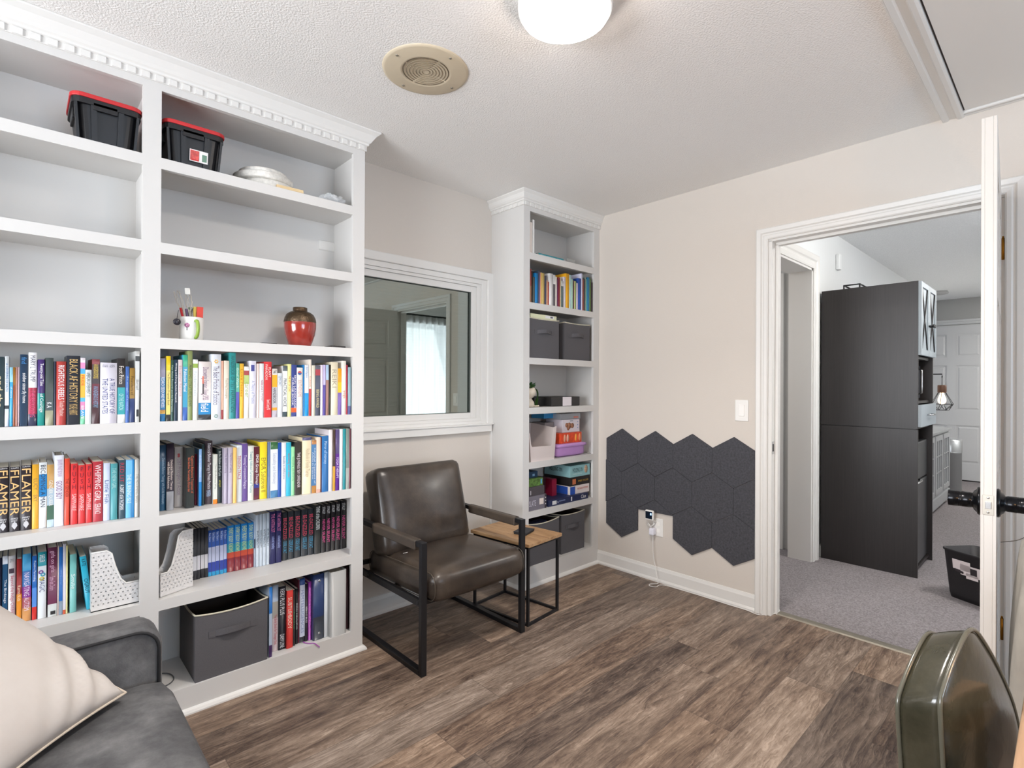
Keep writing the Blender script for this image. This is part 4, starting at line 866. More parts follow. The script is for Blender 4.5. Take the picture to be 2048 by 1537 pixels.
# perforated plastic
M_perf = perforated_mat('perforated_white_plastic','dedcda')
def perf_box(bm, prof, W_, D_, th=.0025):
    pass
def file_holder(label, x0, x1, y0, z, H, tall, rz):
    L = x1-x0; D_ = .10 if tall == 'left' else .055; s = 1 if tall == 'right' else -1; t = thing('magazine_file', label, 'magazine file', ((x0+x1)/2, y0, z), rz, 'white perforated files')
    h = L/2; lowz = H*.38
    pf = [(-h,0),(h,0),(h,H),(h-.042,H),(h-.056,H-.012),(h-.066,H*.72),(h-.082,lowz+.02),(h-.098,lowz),(-h,lowz)]
    pf = [(s*a,b) for a, b in pf]
    for nm, y in (('front_panel',0),('rear_panel',D_)): bm = nb(); prism(bm, pf, 'y', y, y+.0025); link(nm, bm, M_perf, t)
    link('end_panel', B(min(s*h,s*(h-.0025)),max(s*h,s*(h-.0025)),.0025,D_,0,H), M_perf, t); link('end_panel', B(min(-s*h,-s*(h-.0025)),max(-s*h,-s*(h-.0025)),.0025,D_,0,lowz), M_perf, t)
    link('base', B(-h,h,0,D_,.0,.003), M_white, t)
    bm = nb(); tube(bm, [(a,0.001,b) for a, b in pf[2:]], .003, 6); link('rim', bm, M_white, t)
file_holder('white perforated file standing left of the black binders', -2.606, -2.482, .045, .4556, .225, 'right', R(22))
file_holder('white perforated file at the right end of the left bay lowest books', -2.802, -2.650, .03, .4556, .205, 'left', 0)
M_perf2 = perforated_mat('perforated_blush_plastic','dcd0cc',.008,.16)
t = thing('perforated_basket','blush white perforated basket with dipped front in the corner bookcase','basket',(-.562,.008,.7726))
W_ = .128; H_ = .222; D_ = .235
fp = [(-W_*.82,0),(W_*.84,0),(W_,H_*.96),(W_-.028,H_*.93),(W_-.040,H_*.45),(W_-.050,H_*.40),(-W_+.03,H_*.42),(-W_+.022,H_*.48),(-W_+.012,H_*.80),(-W_,H_*.83)]
bm = nb(); prism(bm, fp, 'y', 0, .003); link('front_panel', bm, M_perf2, t)
bm = nb(); prism(bm, [(-W_*.82,0),(W_*.84,0),(W_,H_),(.045,H_),(.045,H_*.80),(.035,H_*.76),(-.035,H_*.76),(-.045,H_*.80),(-.045,H_*.88),(.04,H_*.88),(.04,H_),(-W_,H_)], 'y', D_-.003, D_); link('rear_panel', bm, M_perf2, t)
for s, f in ((-1,.82),(1,.84)):
    bm = nb(); v = [bm.verts.new(p) for p in ((s*W_*f,.003,0),(s*W_*f,D_-.003,0),(s*W_,D_-.003,H_),(s*W_,.003,H_*.9),(s*(W_*f-.003),.003,0),(s*(W_*f-.003),D_-.003,0),(s*(W_-.003),D_-.003,H_),(s*(W_-.003),.003,H_*.9))]
    for q_ in ((0,1,2,3),(4,7,6,5),(0,3,7,4),(1,5,6,2),(2,6,7,3)): bm.faces.new([v[i] for i in q_])
    bmesh.ops.recalc_face_normals(bm, faces=bm.faces[:]); link('side_panel', bm, M_perf2, t)
link('base', B(-W_*.8,W_*.82,.002,D_-.002,0,.003), mat('dcd0cc',.5), t)
bm = nb(); bmesh.ops.create_icosphere(bm, subdivisions=2, radius=.03); o = link('yellow_ball', bm, mat('f0dc90',.5), loc=(-.565,.07,.8065), smooth=True); tag(o,'pale yellow ball inside the blush basket','ball')

# boxes in the corner bookcase
def pbox(name, label, cat, x0, x1, y0, y1, z0, z1, h, extra=None, bev=.002, **kw):
    t = thing(name, label, cat, ((x0+x1)/2, y0, z0)); link('carton', B(-(x1-x0)/2,(x1-x0)/2,0,y1-y0,0,z1-z0), h if not isinstance(h,str) else mat(h,.5,**kw), t, bevel=bev); return t
def patch(t, name, x0, x1, z0, z1, m, y=-.0008, yb=-.0002): return link(name, B(x0,x1,y,yb,z0,z1), m if not isinstance(m,str) else mat(m,.5), t)
t = pbox('binder_box','black box with blank white label beside the small plant','box',-.436,-.150,.05,.245,1.1116,1.174,'2e2c2c')
patch(t,'blank_label',-.035,.055,.001,.061,'e4dce0')
link('left_flap', B(-.245,-.144,.06,.19,0,.056), mat('1c1a1a',.5), t)
# plant in shell planter
t = thing('potted_plant','trailing green succulent in a cream shell planter','potted plant',(-.640,.06,1.1116))
bm = nb(); lathe(bm, [(.001,.0),(.030,.0),(.038,.006),(.034,.03),(.018,.05),(.03,.062),(.045,.08),(.048,.10),(.040,.118),(.030,.122),(.001,.118)], n=24, cap=False)
for v in bm.verts: v.co.z += (.004*sin(v.co.x*120) if v.co.z > .02 else 0)
link('planter', bm, mat('d8ccba',.45,var=.15,scale=30), t)
bm = nb(); random.seed(3)
def leaf(bm, p, d, L, w_):
    d = d.normalized(); s = d.cross(VZ); s = s.normalized() if s.length > .01 else VX; n_ = s.cross(d)
    v = [bm.verts.new(q) for q in (p, p+d*L*.4+s*w_+n_*w_*.3, p+d*L, p+d*L*.4-s*w_+n_*w_*.3, p+d*L*.45-n_*w_*.4)]
    for q in ((0,1,4),(1,2,4),(2,3,4),(3,0,4),(0,3,2,1)): bm.faces.new([v[i] for i in q])
for i in range(110):
    a = random.uniform(0,2*pi); r = random.uniform(.0,.030); p = Vector((r*cos(a), r*sin(a), .115+random.uniform(0,.03))); leaf(bm, p, Vector((cos(a),sin(a),random.uniform(-.2,1.2))), random.uniform(.016,.030), .0075)
link('crown_leaves', bm, mat('2f5a2a',.5,var=.4,scale=60), t)
bm = nb(); tr_ = smooth_path([(.02,-.01,.12),(.045,-.018,.115),(.060,-.02,.09),(.058,-.02,.06),(.050,-.02,.035),(.048,-.02,.010)], 14)
for i, p in enumerate(tr_):
    for k_ in range(5):
        a = i*2.1+k_*1.26; big = 1.6 if i > 45 else 1; leaf(bm, p, Vector((cos(a),sin(a),-.25)), .007*big, .0032*big)
tube(bm, tr_, .001, 5); link('trailing_stem', bm, mat('41652f',.5,var=.3,scale=80), t)
bm = nb()
for i in range(9): a = i*.7; bmesh.ops.create_icosphere(bm, subdivisions=1, radius=.006, matrix=Matrix.Translation((.05+.017*cos(a),-.02+.008*sin(a),.0065)))
link('pebbles', bm, mat('d9cdb8',.6), t)
# shelf with craft boxes
t = thing('plastic_case','lilac plastic case with snap lid at the bottom of the craft stack','case',(-.262,.02,.7726))
link('case_body', softbox(.285,.17,.075,.02,n=8), mat('b78ac4',.4), t, loc=(0,.09,.0385)); link('case_lid', softbox(.305,.185,.028,.013,n=8), mat('c294cf',.35), t, loc=(.004,.09,.074))
t = pbox('puzzle_box','orange patterned box on top of the lilac case','box',-.378,-.146,.035,.21,.861,.930,mat('d84a28',.45,var=.9,scale=26,stretch=(1,1,.6)))
for i, (x_, c_) in enumerate(((-.06,'eca88a'),(-.03,'f0b49c'),(.055,'f0a040'),(.095,'ec9860'))): 
    bm = nb(); lathe(bm, [(.0005,0),(.012,.0),(.012,.0006),(.0005,.0008)], n=14, M=Matrix.Translation((x_,-.0003,.034)) @ Matrix.Rotation(pi/2,4,'X') @ Matrix.Diagonal((1,2.2,1,1)), cap=False); link('leaf_print', bm, mat(c_,.5), t)
t = pbox('puzzle_box','grey white picture box on top of the orange box','box',-.330,-.150,.05,.20,.931,1.018,'d4cdd4')
bm = nb()
for x_, z_, r_, in ((-.02,.045,.022),(-.045,.05,.016),(.012,.045,.018),(-.03,.028,.014)): lathe(bm, [(.0005,0),(r_,.0),(r_,.0006),(.0005,.0008)], n=14, M=Matrix.Translation((x_,-.0003,z_)) @ Matrix.Rotation(pi/2,4,'X'), cap=False)
link('dog_picture', bm, mat('9a6a50',.5,var=1.2,scale=70), t); patch(t,'title_mark',-.012,.02,.074,.080,'8a8e98')
for z_ in (.025,.045,.065): patch(t,'print_mark',.066,.074,z_,z_+.007,'6a86b8')
t = pbox('blue_box','bright blue box high at the back of the craft stack','box',-.425,-.300,.13,.25,1.026,1.060,'2a8cc8')
t = pbox('clear_container','clear plastic container on top of the picture box','container',-.335,-.13,.06,.20,1.019,1.058,mat('c9ccd0',.15,alpha=.55))
patch(t,'red_label',.03,.08,.006,.018,'c8786a')
t = pbox('grey_carton','dull grey carton behind the picture box','carton',-.425,-.338,.12,.24,.931,1.0,'8e8786')
# games
def game(label, x0, x1, y0, y1, z0, z1, h, rz=0, **kw):
    t = pbox('board_game', label, 'board game', x0, x1, y0, y1, z0, z1, h, bev=.001, **kw); t.rotation_euler = (0,0,rz); t['group'] = 'stacked board games'; return t
t = game('navy game box with white lettering, lowest of the game stack', -.505, -.103, .010, .262, .4676, .508, '232b4e')
text(t,'Clue',(.150,-.0012,.022),VX,VZ,.052,.024,mat(W_:='f2f0f0',.5)); patch(t,'barcode',-.165,-.125,.008,.032,'d8d8d8'); patch(t,'knife_print',.02,.03,.006,.034,'e0e0e4'); patch(t,'small_print',-.10,-.04,.020,.027,'6a789c'); text(t,'Clue',(-.112,-.0012,.02),VX,VZ,.018,.012,mat('c8cce0',.5))
t = game('white and blue game box second from the bottom', -.272, -.066, .03, .265, .5085, .566, 'e0d6d2')
patch(t,'blue_panel',-.101,-.05,.001,.053,'2850a8'); text(t,'WONDER WOMAN',(.03,-.0012,.034),VX,VZ,.115,.014,mat('b8402c',.5)); link('side_blue_panel', B(-.1038,-.1032,.02,.20,.001,.053), mat('2850a8',.5), t)
t = game('black game box with gold lettering second from the top', -.274, -.064, .028, .262, .5665, .626, '211d1c')
text(t,'EMBER TRACKER',(.035,-.0012,.028),VX,VZ,.11,.012,mat('c8a040',.5)); patch(t,'card_print',-.08,-.045,.010,.046,'c07048')
t = game('pale blue game box on top of the stack', -.276, -.064, .026, .264, .6265, .704, '8fbcc0')
text(t,'HOLDING ON',(-.028,-.0012,.046),VX,VZ,.105,.028,mat('20343a',.5)); text(t,'A TROUBLED LIFE OF BILLY',(-.03,-.0012,.020),VX,VZ,.10,.008,mat('d8ecec',.5)); text(t,'HOLDING ON',(-.1072,.13,.046),Vector((0,-1,0)),VZ,.12,.028,mat('20343a',.5))
bm = nb(); lathe(bm, [(.0005,0),(.018,.0),(.018,.0006),(.0005,.0008)], n=20, M=Matrix.Translation((.062,-.0003,.044)) @ Matrix.Rotation(pi/2,4,'X') @ Matrix.Diagonal((1,1.5,1,1)), cap=False); link('portrait_print', bm, mat('b89a80',.5,var=.8,scale=60), t)
t = game('grey slate game box at the lower left of the games shelf', -.690, -.525, .010, .2, .4676, .556, '77727c')
text(t,'SLATE',(-.045,-.0012,.045),VX,VZ,.06,.034,mat('d4d0dc',.5)); patch(t,'white_tile_print',.018,.055,.03,.068,'e4d8d0'); patch(t,'dark_edge',.066,.0815,.001,.088,'3a3438')
for z_ in (.024,.044,.064): patch(t,'dot_print',.071,.077,z_,z_+.007,'e8e4e8',-.0016,-.0008)
t = game('plain dark grey game box on top of the slate box', -.690, -.536, .018, .2, .5565, .612, '4c464a')
patch(t,'silver_ornament',-.05,-.044,.008,.035,'c8c4c8')
t = game('game box with jungle picture stacked under the blue one', -.690, -.538, .03, .2, .6125, .660, mat('5a7a3a',.5,var=1.6,scale=45))
patch(t,'blue_mark',.055,.068,.010,.04,'5aa0cc')
t = game('small dark blue game box on top of the left games', -.690, -.555, .06, .2, .6605, .700, '24415e')
patch(t,'picture_mark',.02,.04,.01,.025,'88b0d0')
t = thing('card_box','crimson card game box standing behind the slate box','card box',(-.37,.09,.5085)); link('carton', B(-.014,.03,0,.12,0,.112), mat('8c1838',.4), t, bevel=.001)
t = thing('card_box','dark maroon box lying behind the crimson box','card box',(-.465,.13,.5085)); link('carton', B(-.05,.06,0,.10,0,.125), mat('3a1420',.5), t, bevel=.001)
# top shelf of the corner bookcase
for i, (x0, w_, h_, c_, ph) in enumerate(((-.690,.014,.19,'e2cfc6','pinkish white'),(-.675,.016,.195,'e8dcd2','cream white'),(-.655,.016,.215,'ecebe8','bright white'))):
    t = thing('book', ph+' book standing at left of the corner bookcase top shelf','book',(x0,.018,2.0706),0,'pale books on the corner top shelf'); 
    bm = nb(); box(bm,0,w_,0,.0015,0,h_); box(bm,0,.0012,.0015,.16,0,h_); box(bm,w_-.0012,w_,.0015,.16,0,h_); link('cover', bm, mat(c_,.5), t); link('pages', B(.0014,w_-.0014,.0016,.158,.002,h_-.002), M_pages, t)
t = thing('book','teal book lying flat on the corner bookcase top shelf','book',(-.588,.028,2.0706)); bm = nb(); box(bm,0,.238,0,.0015,0,.020); box(bm,0,.238,.0015,.16,0,.0012); box(bm,0,.238,.0015,.16,.0188,.020); link('cover', bm, mat('2c8c96',.5), t); link('pages', B(.002,.236,.0016,.158,.0014,.0186), M_pages, t)
text(t,'TESTING PREPARATION',(.085,-.0008,.010),VX,VZ,.14,.006,mat('d8eeee',.5)); text(t,'Langdon',(.195,-.0008,.010),VX,VZ,.045,.006,mat('d8eeee',.5))
t = thing('acrylic_block','small clear acrylic photo block at right of the corner top shelf','photo block',(-.14,.14,2.0706)); link('block', B(-.04,.04,0,.012,0,.075), mat('dcdcd8',.08,alpha=.3), t, bevel=.002)
# bookmark ribbon, bookshelf cord
bm = nb(); P = smooth_path([(-2.062,.048,.1025),(-2.058,.030,.1030),(-2.048,.016,.1025),(-2.035,.004,.1035),(-2.028,-.003,.101),(-2.018,-.004,.090),(-2.008,-.004,.080)], 5); L = []
for p in P: L.append((bm.verts.new(p+Vector((0,0,.0)) ), bm.verts.new(p+Vector((.003,.0025,.0012)))))
for a, b in zip(L, L[1:]): bm.faces.new((a[0],a[1],b[1],b[0]))
o = link('ribbon_bookmark', bm, mat('a040a8',.6)); sl = o.modifiers.new('thick','SOLIDIFY'); sl.thickness = .0006; tag(o,'purple ribbon bookmark trailing over the bottom shelf edge','ribbon')
bm = nb(); tube(bm, smooth_path([(-2.62,.10,.1035),(-2.58,.06,.1035),(-2.545,.09,.1035),(-2.55,.15,.1035),(-2.60,.19,.1035),(-2.62,.2,.1035)]), .0022, 6); tag(link('power_cord', bm, mat('5a5a5c',.5)),'thin dark cord coiled on the bottom shelf beside the big grey bin','cord')

ROWS = [
 ['A',1.11,'on the left bay top book row','books on the top book row of the left bay',[
  (-3.041,0.02,0.034,0.222,0.155,0,1,'3a4a50',[('and the',0.25,0.75,'d8c9a0')],'dark slate book beside the wall end',''),
  (-3.02,0.01,0.031,0.224,0.165,0,0,'c9d0dc@.25 35383d@.3 dfe6ea@1',[('A COVERING OF FAITH',0.1,0.5,'5a7fb0')],'tall white paperback with small blue lettering',''),
  (-3.009,0.008,0.029,0.189,0.175,0,0,'3aa0cf@.75 9fd8ee@1',[('of history',0.3,0.55,'f2f2f4')],'thin light blue booklet',''),
  (-3.001,0.006,0.028,0.189,0.155,0,0,'8c4a2a@.7 9a6a20@1',[],'thin brown and ochre booklet',''),
  (-2.995,0.005,0.027,0.19,0.165,0,0,'b98a80',[],'thin dusty rose booklet',''),
  (-2.989,0.003,0.026,0.19,0.175,0,0,'d9b8c4',[],'thin pale pink booklet',''),
  (-2.985,0.019,0.024,0.231,0.155,0,1,'2b3f57',[('find',0.04,0.13,'3f86c4'),('soldier sister,fly home',0.26,0.68,'f2f2f4')],'navy hardback titled soldier sister fly home',''),
  (-2.965,0.021,0.02,0.238,0.165,0,1,'31354f@.16 a8344c@.52 e6e6ea@1',[('MARY L TRUMP',0.04,0.4,'5a5a66'),('THE RECKONING',0.52,0.88,'e0507c')],'white and crimson hardback with pink lettering',''),
  (-2.943,0.018,0.016,0.216,0.175,0,1,'1f8f88@.49 46316e@1',[('Twenty-one Tales',0.06,0.4,'f2f2f4'),('of Courage',0.52,0.8,'f2f2f4')],'purple over teal hardback with silver line',''),
  (-2.924,0.02,0.012,0.222,0.155,0,0,'9a9a80@.22 4b5656@1',[('K A',0.66,0.74,'f2f2f4')],'dark grey green hardback with khaki foot',''),
  (-2.903,0.005,0.01,0.211,0.165,0,0,'3a3f52',[],'slim slate hardback',''),
  (-2.897,0.025,0.007,0.211,0.175,0,0,'b8443f',[('RIGHTEOUS REBELS',0.06,0.6,'f2f2f4'),('Tuesday Meadows',0.62,0.86,'e8c8c0')],'brick red paperback titled RIGHTEOUS REBELS',''),
  (-2.871,0.035,0.004,0.231,0.155,0,1,'2b2f38',[('BLACK AF HISTORY',0.05,0.68,'c9a86a'),('MICHAEL HARRIOT',0.7,0.86,'c9a86a')],'black hardback titled BLACK AF HISTORY in gold',''),
  (-2.836,0.013,0.004,0.225,0.165,0,0,'7ac8a0@.12 48a8e0@.22 e08ab8@.34 58b8d8@.4 f2b838@.76 4aa8dc@.84 e889b8@.93 e8e0e8@1',[('PRIDE',0.26,0.42,'e05a20'),('BRAVE',0.72,0.92,'f6f2ff')],'pink blue and orange striped paperback',''),
  (-2.823,0.017,0.004,0.185,0.175,0,0,'dfe6e8',[('AMERICAN GOVERNMENT 101',0.05,0.5,'3a4a55')],'short white book titled AMERICAN GOVERNMENT',''),
  (-2.805,0.021,0.004,0.222,0.155,0,0,'4a3034@.3 6a2a34@.62 42383a@.92 8a4a50@1',[('AN INDIGENOUS PEOPLES',0.08,0.3,'e0c040'),('AN INDIGENOUS HISTORY',0.42,0.75,'7fa8c8')],'dark brown paperback with yellow lettering',''),
  (-2.783,0.047,0.004,0.211,0.165,0,0,'dcdae8',[('A TRUE HISTORY OF\nTHE UNITED STATES',0.26,0.84,'38427a'),('PAMELA\nOLIVER',0.03,0.08,'8a8a98')],'wide lilac white book titled A TRUE HISTORY',''),
  (-2.735,0.022,0.004,0.227,0.175,0,0,'dfe2e4@.13 2f9fa6@.55 2e2a2c@1',[('Foot Prints',0.12,0.4,'e8e0d8'),('OF THE NATION',0.55,0.8,'bfe6e2')],'black over teal paperback with white foot',''),
  (-2.712,0.011,0.004,0.199,0.155,0,0,'4a6fb8',[('the struggle of a nation',0.15,0.8,'a8c0e8')],'thin blue book',''),
  (-2.7,0.015,0.004,0.194,0.165,0,0,'2b3a68@.44 9c7a38@1',[('Founders of',0.15,0.5,'5a4418')],'gold over navy book',''),
  (-2.684,0.013,0.004,0.255,0.175,0,0,'c8cac8@.86 3a3c3c@.93 c0c2c0@1',[('Brief',0.4,0.55,'8a8c8a')],'tall pale grey book with black top band',''),
 ]],
 ['B',1.11,'on the right bay top book row','books on the top book row of the right bay',[
  (-2.609,0.017,0.004,0.232,0.155,0,0,'2a6fa0@.12 d9ac4a@.18 2f76a8@.7 8a8aa0@1',[('RESEARCH DESIGN AND METHODS',0.3,0.78,'f2f2f4'),('SFS',0.81,0.86,'7a2a20')],'blue book with gold sticker at its foot',''),
  (-2.59,0.014,0.004,0.241,0.165,0,0,'2a2a28@.1 ecd578@.78 e8c818@1',[('The Dissertation Proposal Book',0.25,0.76,'4a4420')],'yellow paperback with black foot',''),
  (-2.575,0.009,0.004,0.227,0.175,0,0,'31514a',[('Your Action Research and the Dissertation',0.08,0.85,'c8d8cc')],'thin dark green book',''),
  (-2.565,0.012,0.004,0.229,0.155,0,0,'24384c',[('Writing and Doing Action Research',0.05,0.7,'f2f2f4')],'navy book with white lettering',''),
  (-2.552,0.014,0.004,0.229,0.165,0,0,'e2d4d6',[('Educational Research',0.1,0.6,'c89aa0')],'pale pink book',''),
  (-2.537,0.016,0.004,0.248,0.175,0,0,'3f66b0@.2 3a9cc0@.82 3fae8c@1',[('Publication Manual',0.22,0.56,'f2f2f4')],'aqua and blue book titled Publication Manual',''),
  (-2.521,0.016,0.004,0.264,0.155,0,0,'8a9862',[('PREPARING LITERATURE REVIEWS',0.2,0.8,'4a5632')],'tall olive book titled PREPARING LITERATURE REVIEWS',''),
  (-2.504,0.017,0.004,0.232,0.165,0,0,'e4e8e6@.86 8aa63c@.93 e4e8e6@1',[('Fundamentals',0.2,0.6,'b8c0c4')],'white book with lime band near its top',''),
  (-2.485,0.043,0.004,0.225,0.175,0,0,'33363a@.09 1a86c4@.29 e4dcda@1',[('Discovering Statistics Using SPSS',0.1,0.66,'7a5a80'),('field',0.72,0.86,'f2f2f4')],'wide cream book titled Discovering Statistics',''),
  (-2.441,0.034,0.004,0.255,0.155,0,0,'dde2ec',[('The Basic Practice of Statistics',0.18,0.78,'5a4860')],'white book titled The Basic Practice of Statistics',''),
  (-2.406,0.008,0.004,0.23,0.165,0,0,'9a3f40@.16 eab49c@1',[],'thin salmon book',''),
  (-2.397,0.019,0.004,0.231,0.175,0,0,'dfd8c8',[('Teaching Strategies',0.3,0.65,'a09884')],'cream book with faint lettering',''),
  (-2.377,0.023,0.004,0.264,0.155,0,0,'2f8f90',[('HANDBOOK OF TEST PREPARATION',0.05,0.9,'1d5c60')],'tall teal book beside a cream book',''),
  (-2.353,0.013,0.004,0.222,0.165,0,0,'5a56a8@.48 5fae9c@1',[('Grief Work',0.08,0.45,'d8efe4')],'green over violet booklet',''),
  (-2.339,0.015,0.004,0.221,0.175,0,0,'eab53a',[('Love Notes',0.1,0.6,'c88a20')],'thin golden yellow book',''),
  (-2.323,0.019,0.004,0.21,0.155,0,0,'e8e6e0@.66 b0c878@.83 a04040@.92 e6e6e6@1',[('career',0.3,0.6,'9ab070')],'white and light green booklet',''),
  (-2.303,0.026,0.004,0.234,0.165,0,0,'dcdcec',[('A Theory of Practice',0.35,0.75,'8890b0')],'lilac white book with navy label',''),
  (-2.275,0.01,0.004,0.223,0.175,0,0,'ecd6d0',[],'thin blush book',''),
  (-2.264,0.017,0.004,0.224,0.155,0,0,'e2e8ec',[('MARIJUANA IS MYSTERY',0.3,0.7,'a8305c')],'white booklet with crimson lettering',''),
  (-2.246,0.03,0.004,0.232,0.165,0,1,'cf3c40',[('PLANT\nPARADOX',0.05,0.33,'f6dcd8'),('Steven R. Gundry MD',0.68,0.86,'f6dcd8')],'red hardback titled PLANT PARADOX',''),
  (-2.214,0.021,0.004,0.204,0.175,0,0,'b8b2bc@.14 e8a030@.2 c0c0c4@.62 f2a818@.87 d6d2cc@1',[('THE',0.03,0.1,'2a2a2a'),('HANDBOOK',0.4,0.72,'2a2a30')],'grey and orange book titled HANDBOOK',''),
  (-2.192,0.02,0.004,0.185,0.155,0,0,'dde4ec',[('DEMOCRACY',0.06,0.3,'8a9ab0')],'short bluish white book',''),
  (-2.171,0.02,0.004,0.217,0.165,0,0,'38484e@.1 e4e6e4@.9 566066@1',[('PRACTICAL VOICE',0.25,0.8,'22282a')],'black and white patterned book',''),
  (-2.15,0.015,0.004,0.225,0.175,0,0,'e4e49c',[('THE ART OF LOVE',0.22,0.52,'d87a30')],'pale yellow book with orange lettering',''),
  (-2.135,0.023,0.004,0.223,0.155,0,0,'3a4486@.08 e2622c@.17 3d4a8e@1',[('SIGN LANGUAGE\nPHRASE BOOK',0.2,0.84,'f0eef4')],'indigo book with orange block at its foot',''),
  (-2.112,0.026,0.004,0.211,0.165,0,0,'e2e0dc',[('SOUTHERNISMS',0.25,0.6,'cc9890')],'white book with red and blue disc',''),
  (-2.085,0.006,0.004,0.224,0.175,0,0,'2379b8',[],'thin cobalt book',''),
  (-2.078,0.018,0.004,0.224,0.155,0,0,'1a94d8@.45 dfe6f0@1',[('bridges',0.05,0.25,'90a8c8')],'white over bright blue book',''),
  (-2.059,0.011,0.004,0.248,0.165,0,0,'b83a3a@.48 e6dcd0@1',[('KOREAN',0.3,0.48,'c86a40')],'tall cream and red thin book',''),
  (-2.046,0.015,0.004,0.223,0.175,0,0,'d8d4c4',[],'thin cream book',''),
  (-2.03,0.022,0.004,0.223,0.155,0,0,'4c5060@.8 a84048@.92 5a5c68@1',[('BEING AWARD',0.48,0.84,'d8cc90')],'charcoal book with red square',''),
  (-2.007,0.011,0.004,0.226,0.165,0,0,'e2d8ea',[],'thin pale lilac booklet',''),
  (-1.995,0.012,0.004,0.227,0.175,0,0,'5a4a9a@.6 c0b8e0@1',[],'thin violet booklet',''),
  (-1.982,0.013,0.004,0.227,0.155,0,0,'a0786c@.7 a8c4e0@1',[],'thin brown and sky blue booklet',''),
  (-1.969,0.009,0.004,0.228,0.165,0,0,'2c2824',[],'thin black book',''),
  (-1.959,0.033,0.004,0.24,0.175,0,0,'ddd4bc',[('REIKI',0.14,0.48,'a8a08c')],'beige book titled REIKI',''),
  (-1.926,0.018,0.004,0.212,0.155,0,0,'7a62aa@.48 ecc42c@.7 f0a020@1',[],'orange over purple book',''),
  (-1.908,0.021,0.004,0.248,0.165,0,0,'e8e2da',[('yoga',0.55,0.7,'c87a50')],'tall off white book',''),
  (-1.886,0.007,0.004,0.23,0.175,0,0,'b03a4c',[],'thin crimson booklet',''),
  (-1.877,0.014,0.004,0.219,0.155,0,0,'54568c@.18 8fb0bc@1',[],'grey blue book at the right end',''),
 ]],
 ['C',0.765,'on the left bay middle book row','books on the middle book row of the left bay',[
  (-3.035,0.025,0.07,0.211,0.155,0,0,'2f2a30',[('FLAMER',0.05,0.75,'eabf80'),('MERRY HOLT',0.78,0.86,'f2f2f4'),('CURATO',0.005,0.035,'f2f2f4')],'leftmost of three black FLAMER paperbacks','FLAMER'),
  (-3.008,0.025,0.067,0.21,0.165,0,0,'2f2a30',[('FLAMER',0.05,0.75,'eabf80'),('MERRY HOLT',0.78,0.86,'f2f2f4'),('CURATO',0.005,0.035,'f2f2f4')],'middle of three black FLAMER paperbacks','FLAMER'),
  (-2.981,0.026,0.064,0.213,0.175,0,0,'2f2a30',[('FLAMER',0.05,0.75,'eabf80'),('MERRY HOLT',0.78,0.86,'f2f2f4'),('CURATO',0.005,0.035,'f2f2f4')],'right one of three black FLAMER paperbacks','FLAMER'),
  (-2.954,0.017,0.062,0.214,0.155,0,0,'e3aa35',[('LUCY',0.22,0.4,'a88a50'),('SKY',0.47,0.58,'a88a50')],'golden yellow paperback titled LUCY SKY',''),
  (-2.937,0.02,0.06,0.219,0.165,0,0,'dfe4ea@.48 1f7fc0@.82 dfe6ea@1',[('BECOMING A MAN',0.04,0.68,'2f3440')],'white and blue book titled BECOMING A MAN',''),
  (-2.917,0.018,0.057,0.21,0.175,0,0,'b8ccd8@.12 4a6a58@.35 a9bfce@.62 c49a5a@1',[('GENDER QUEER',0.25,0.66,'f0ece0')],'tan and green book titled GENDER QUEER',''),
  (-2.899,0.025,0.055,0.24,0.155,0,1,'dfe3ee',[('GOOD BOY',0.36,0.62,'8a5a88'),('JENNIFER FINNEY BOYLAN',0.06,0.3,'b090b0')],'tall white book titled GOOD BOY',''),
  (-2.873,0.014,0.053,0.227,0.165,0,0,'dd4f3a',[('THE GENDER',0.3,0.58,'8a3020')],'orange red paperback',''),
  (-2.857,0.019,0.051,0.208,0.175,0,0,'d93a3c',[('P\nU\nS\nH',0.03,0.42,'7a2030','u'),('SAPPHIRE',0.5,0.78,'f0c8c8')],'left of three red PUSH paperbacks','PUSH'),
  (-2.837,0.019,0.048,0.201,0.155,0,0,'d93a3c',[('P\nU\nS\nH',0.03,0.42,'7a2030','u'),('SAPPHIRE',0.5,0.78,'f0c8c8')],'middle of three red PUSH paperbacks','PUSH'),
  (-2.817,0.018,0.046,0.203,0.165,0,0,'d93a3c',[('P\nU\nS\nH',0.03,0.42,'7a2030','u'),('SAPPHIRE',0.5,0.78,'f0c8c8')],'right of three red PUSH paperbacks','PUSH'),
  (-2.798,0.028,0.043,0.21,0.175,0,0,'b23842',[('WHIPPING GIRL',0.05,0.66,'f4e8e8'),('SERANO',0.7,0.87,'f4e8e8')],'dark red book titled WHIPPING GIRL',''),
  (-2.769,0.019,0.041,0.202,0.155,0,0,'ccd6ee',[('Little Fish',0.3,0.7,'4a5a90')],'pale blue book titled Little Fish',''),
  (-2.749,0.02,0.038,0.199,0.165,0,0,'4f9ba2',[('THE NEW GIRL',0.08,0.45,'a8d4d4')],'teal book titled THE NEW GIRL',''),
  (-2.726,0.019,0.036,0.21,0.12,0,0,'38505c',[('A DRIFT of A WOMAN',0.42,0.85,'f2f2f4'),('RED LIT',0.05,0.38,'a83848')],'dark slate book with red lettering',''),
  (-2.706,0.02,0.034,0.209,0.155,0,0,'6fb8e4@.98 68a8d8@1',[('THE BURNING ISLE',0.25,0.75,'e4f0f8')],'sky blue book',''),
  (-2.686,0.005,0.032,0.209,0.165,0,0,'2f8fce',[],'thin bright blue booklet',''),
  (-2.68,0.014,0.031,0.208,0.175,0,0,'e0dcd4',[('THE MOURNING BIRDS',0.25,0.75,'b0a898')],'cream book at the right end of its row',''),
 ]],
 ['D',0.765,'on the right bay second book row','books on the second book row of the right bay',[
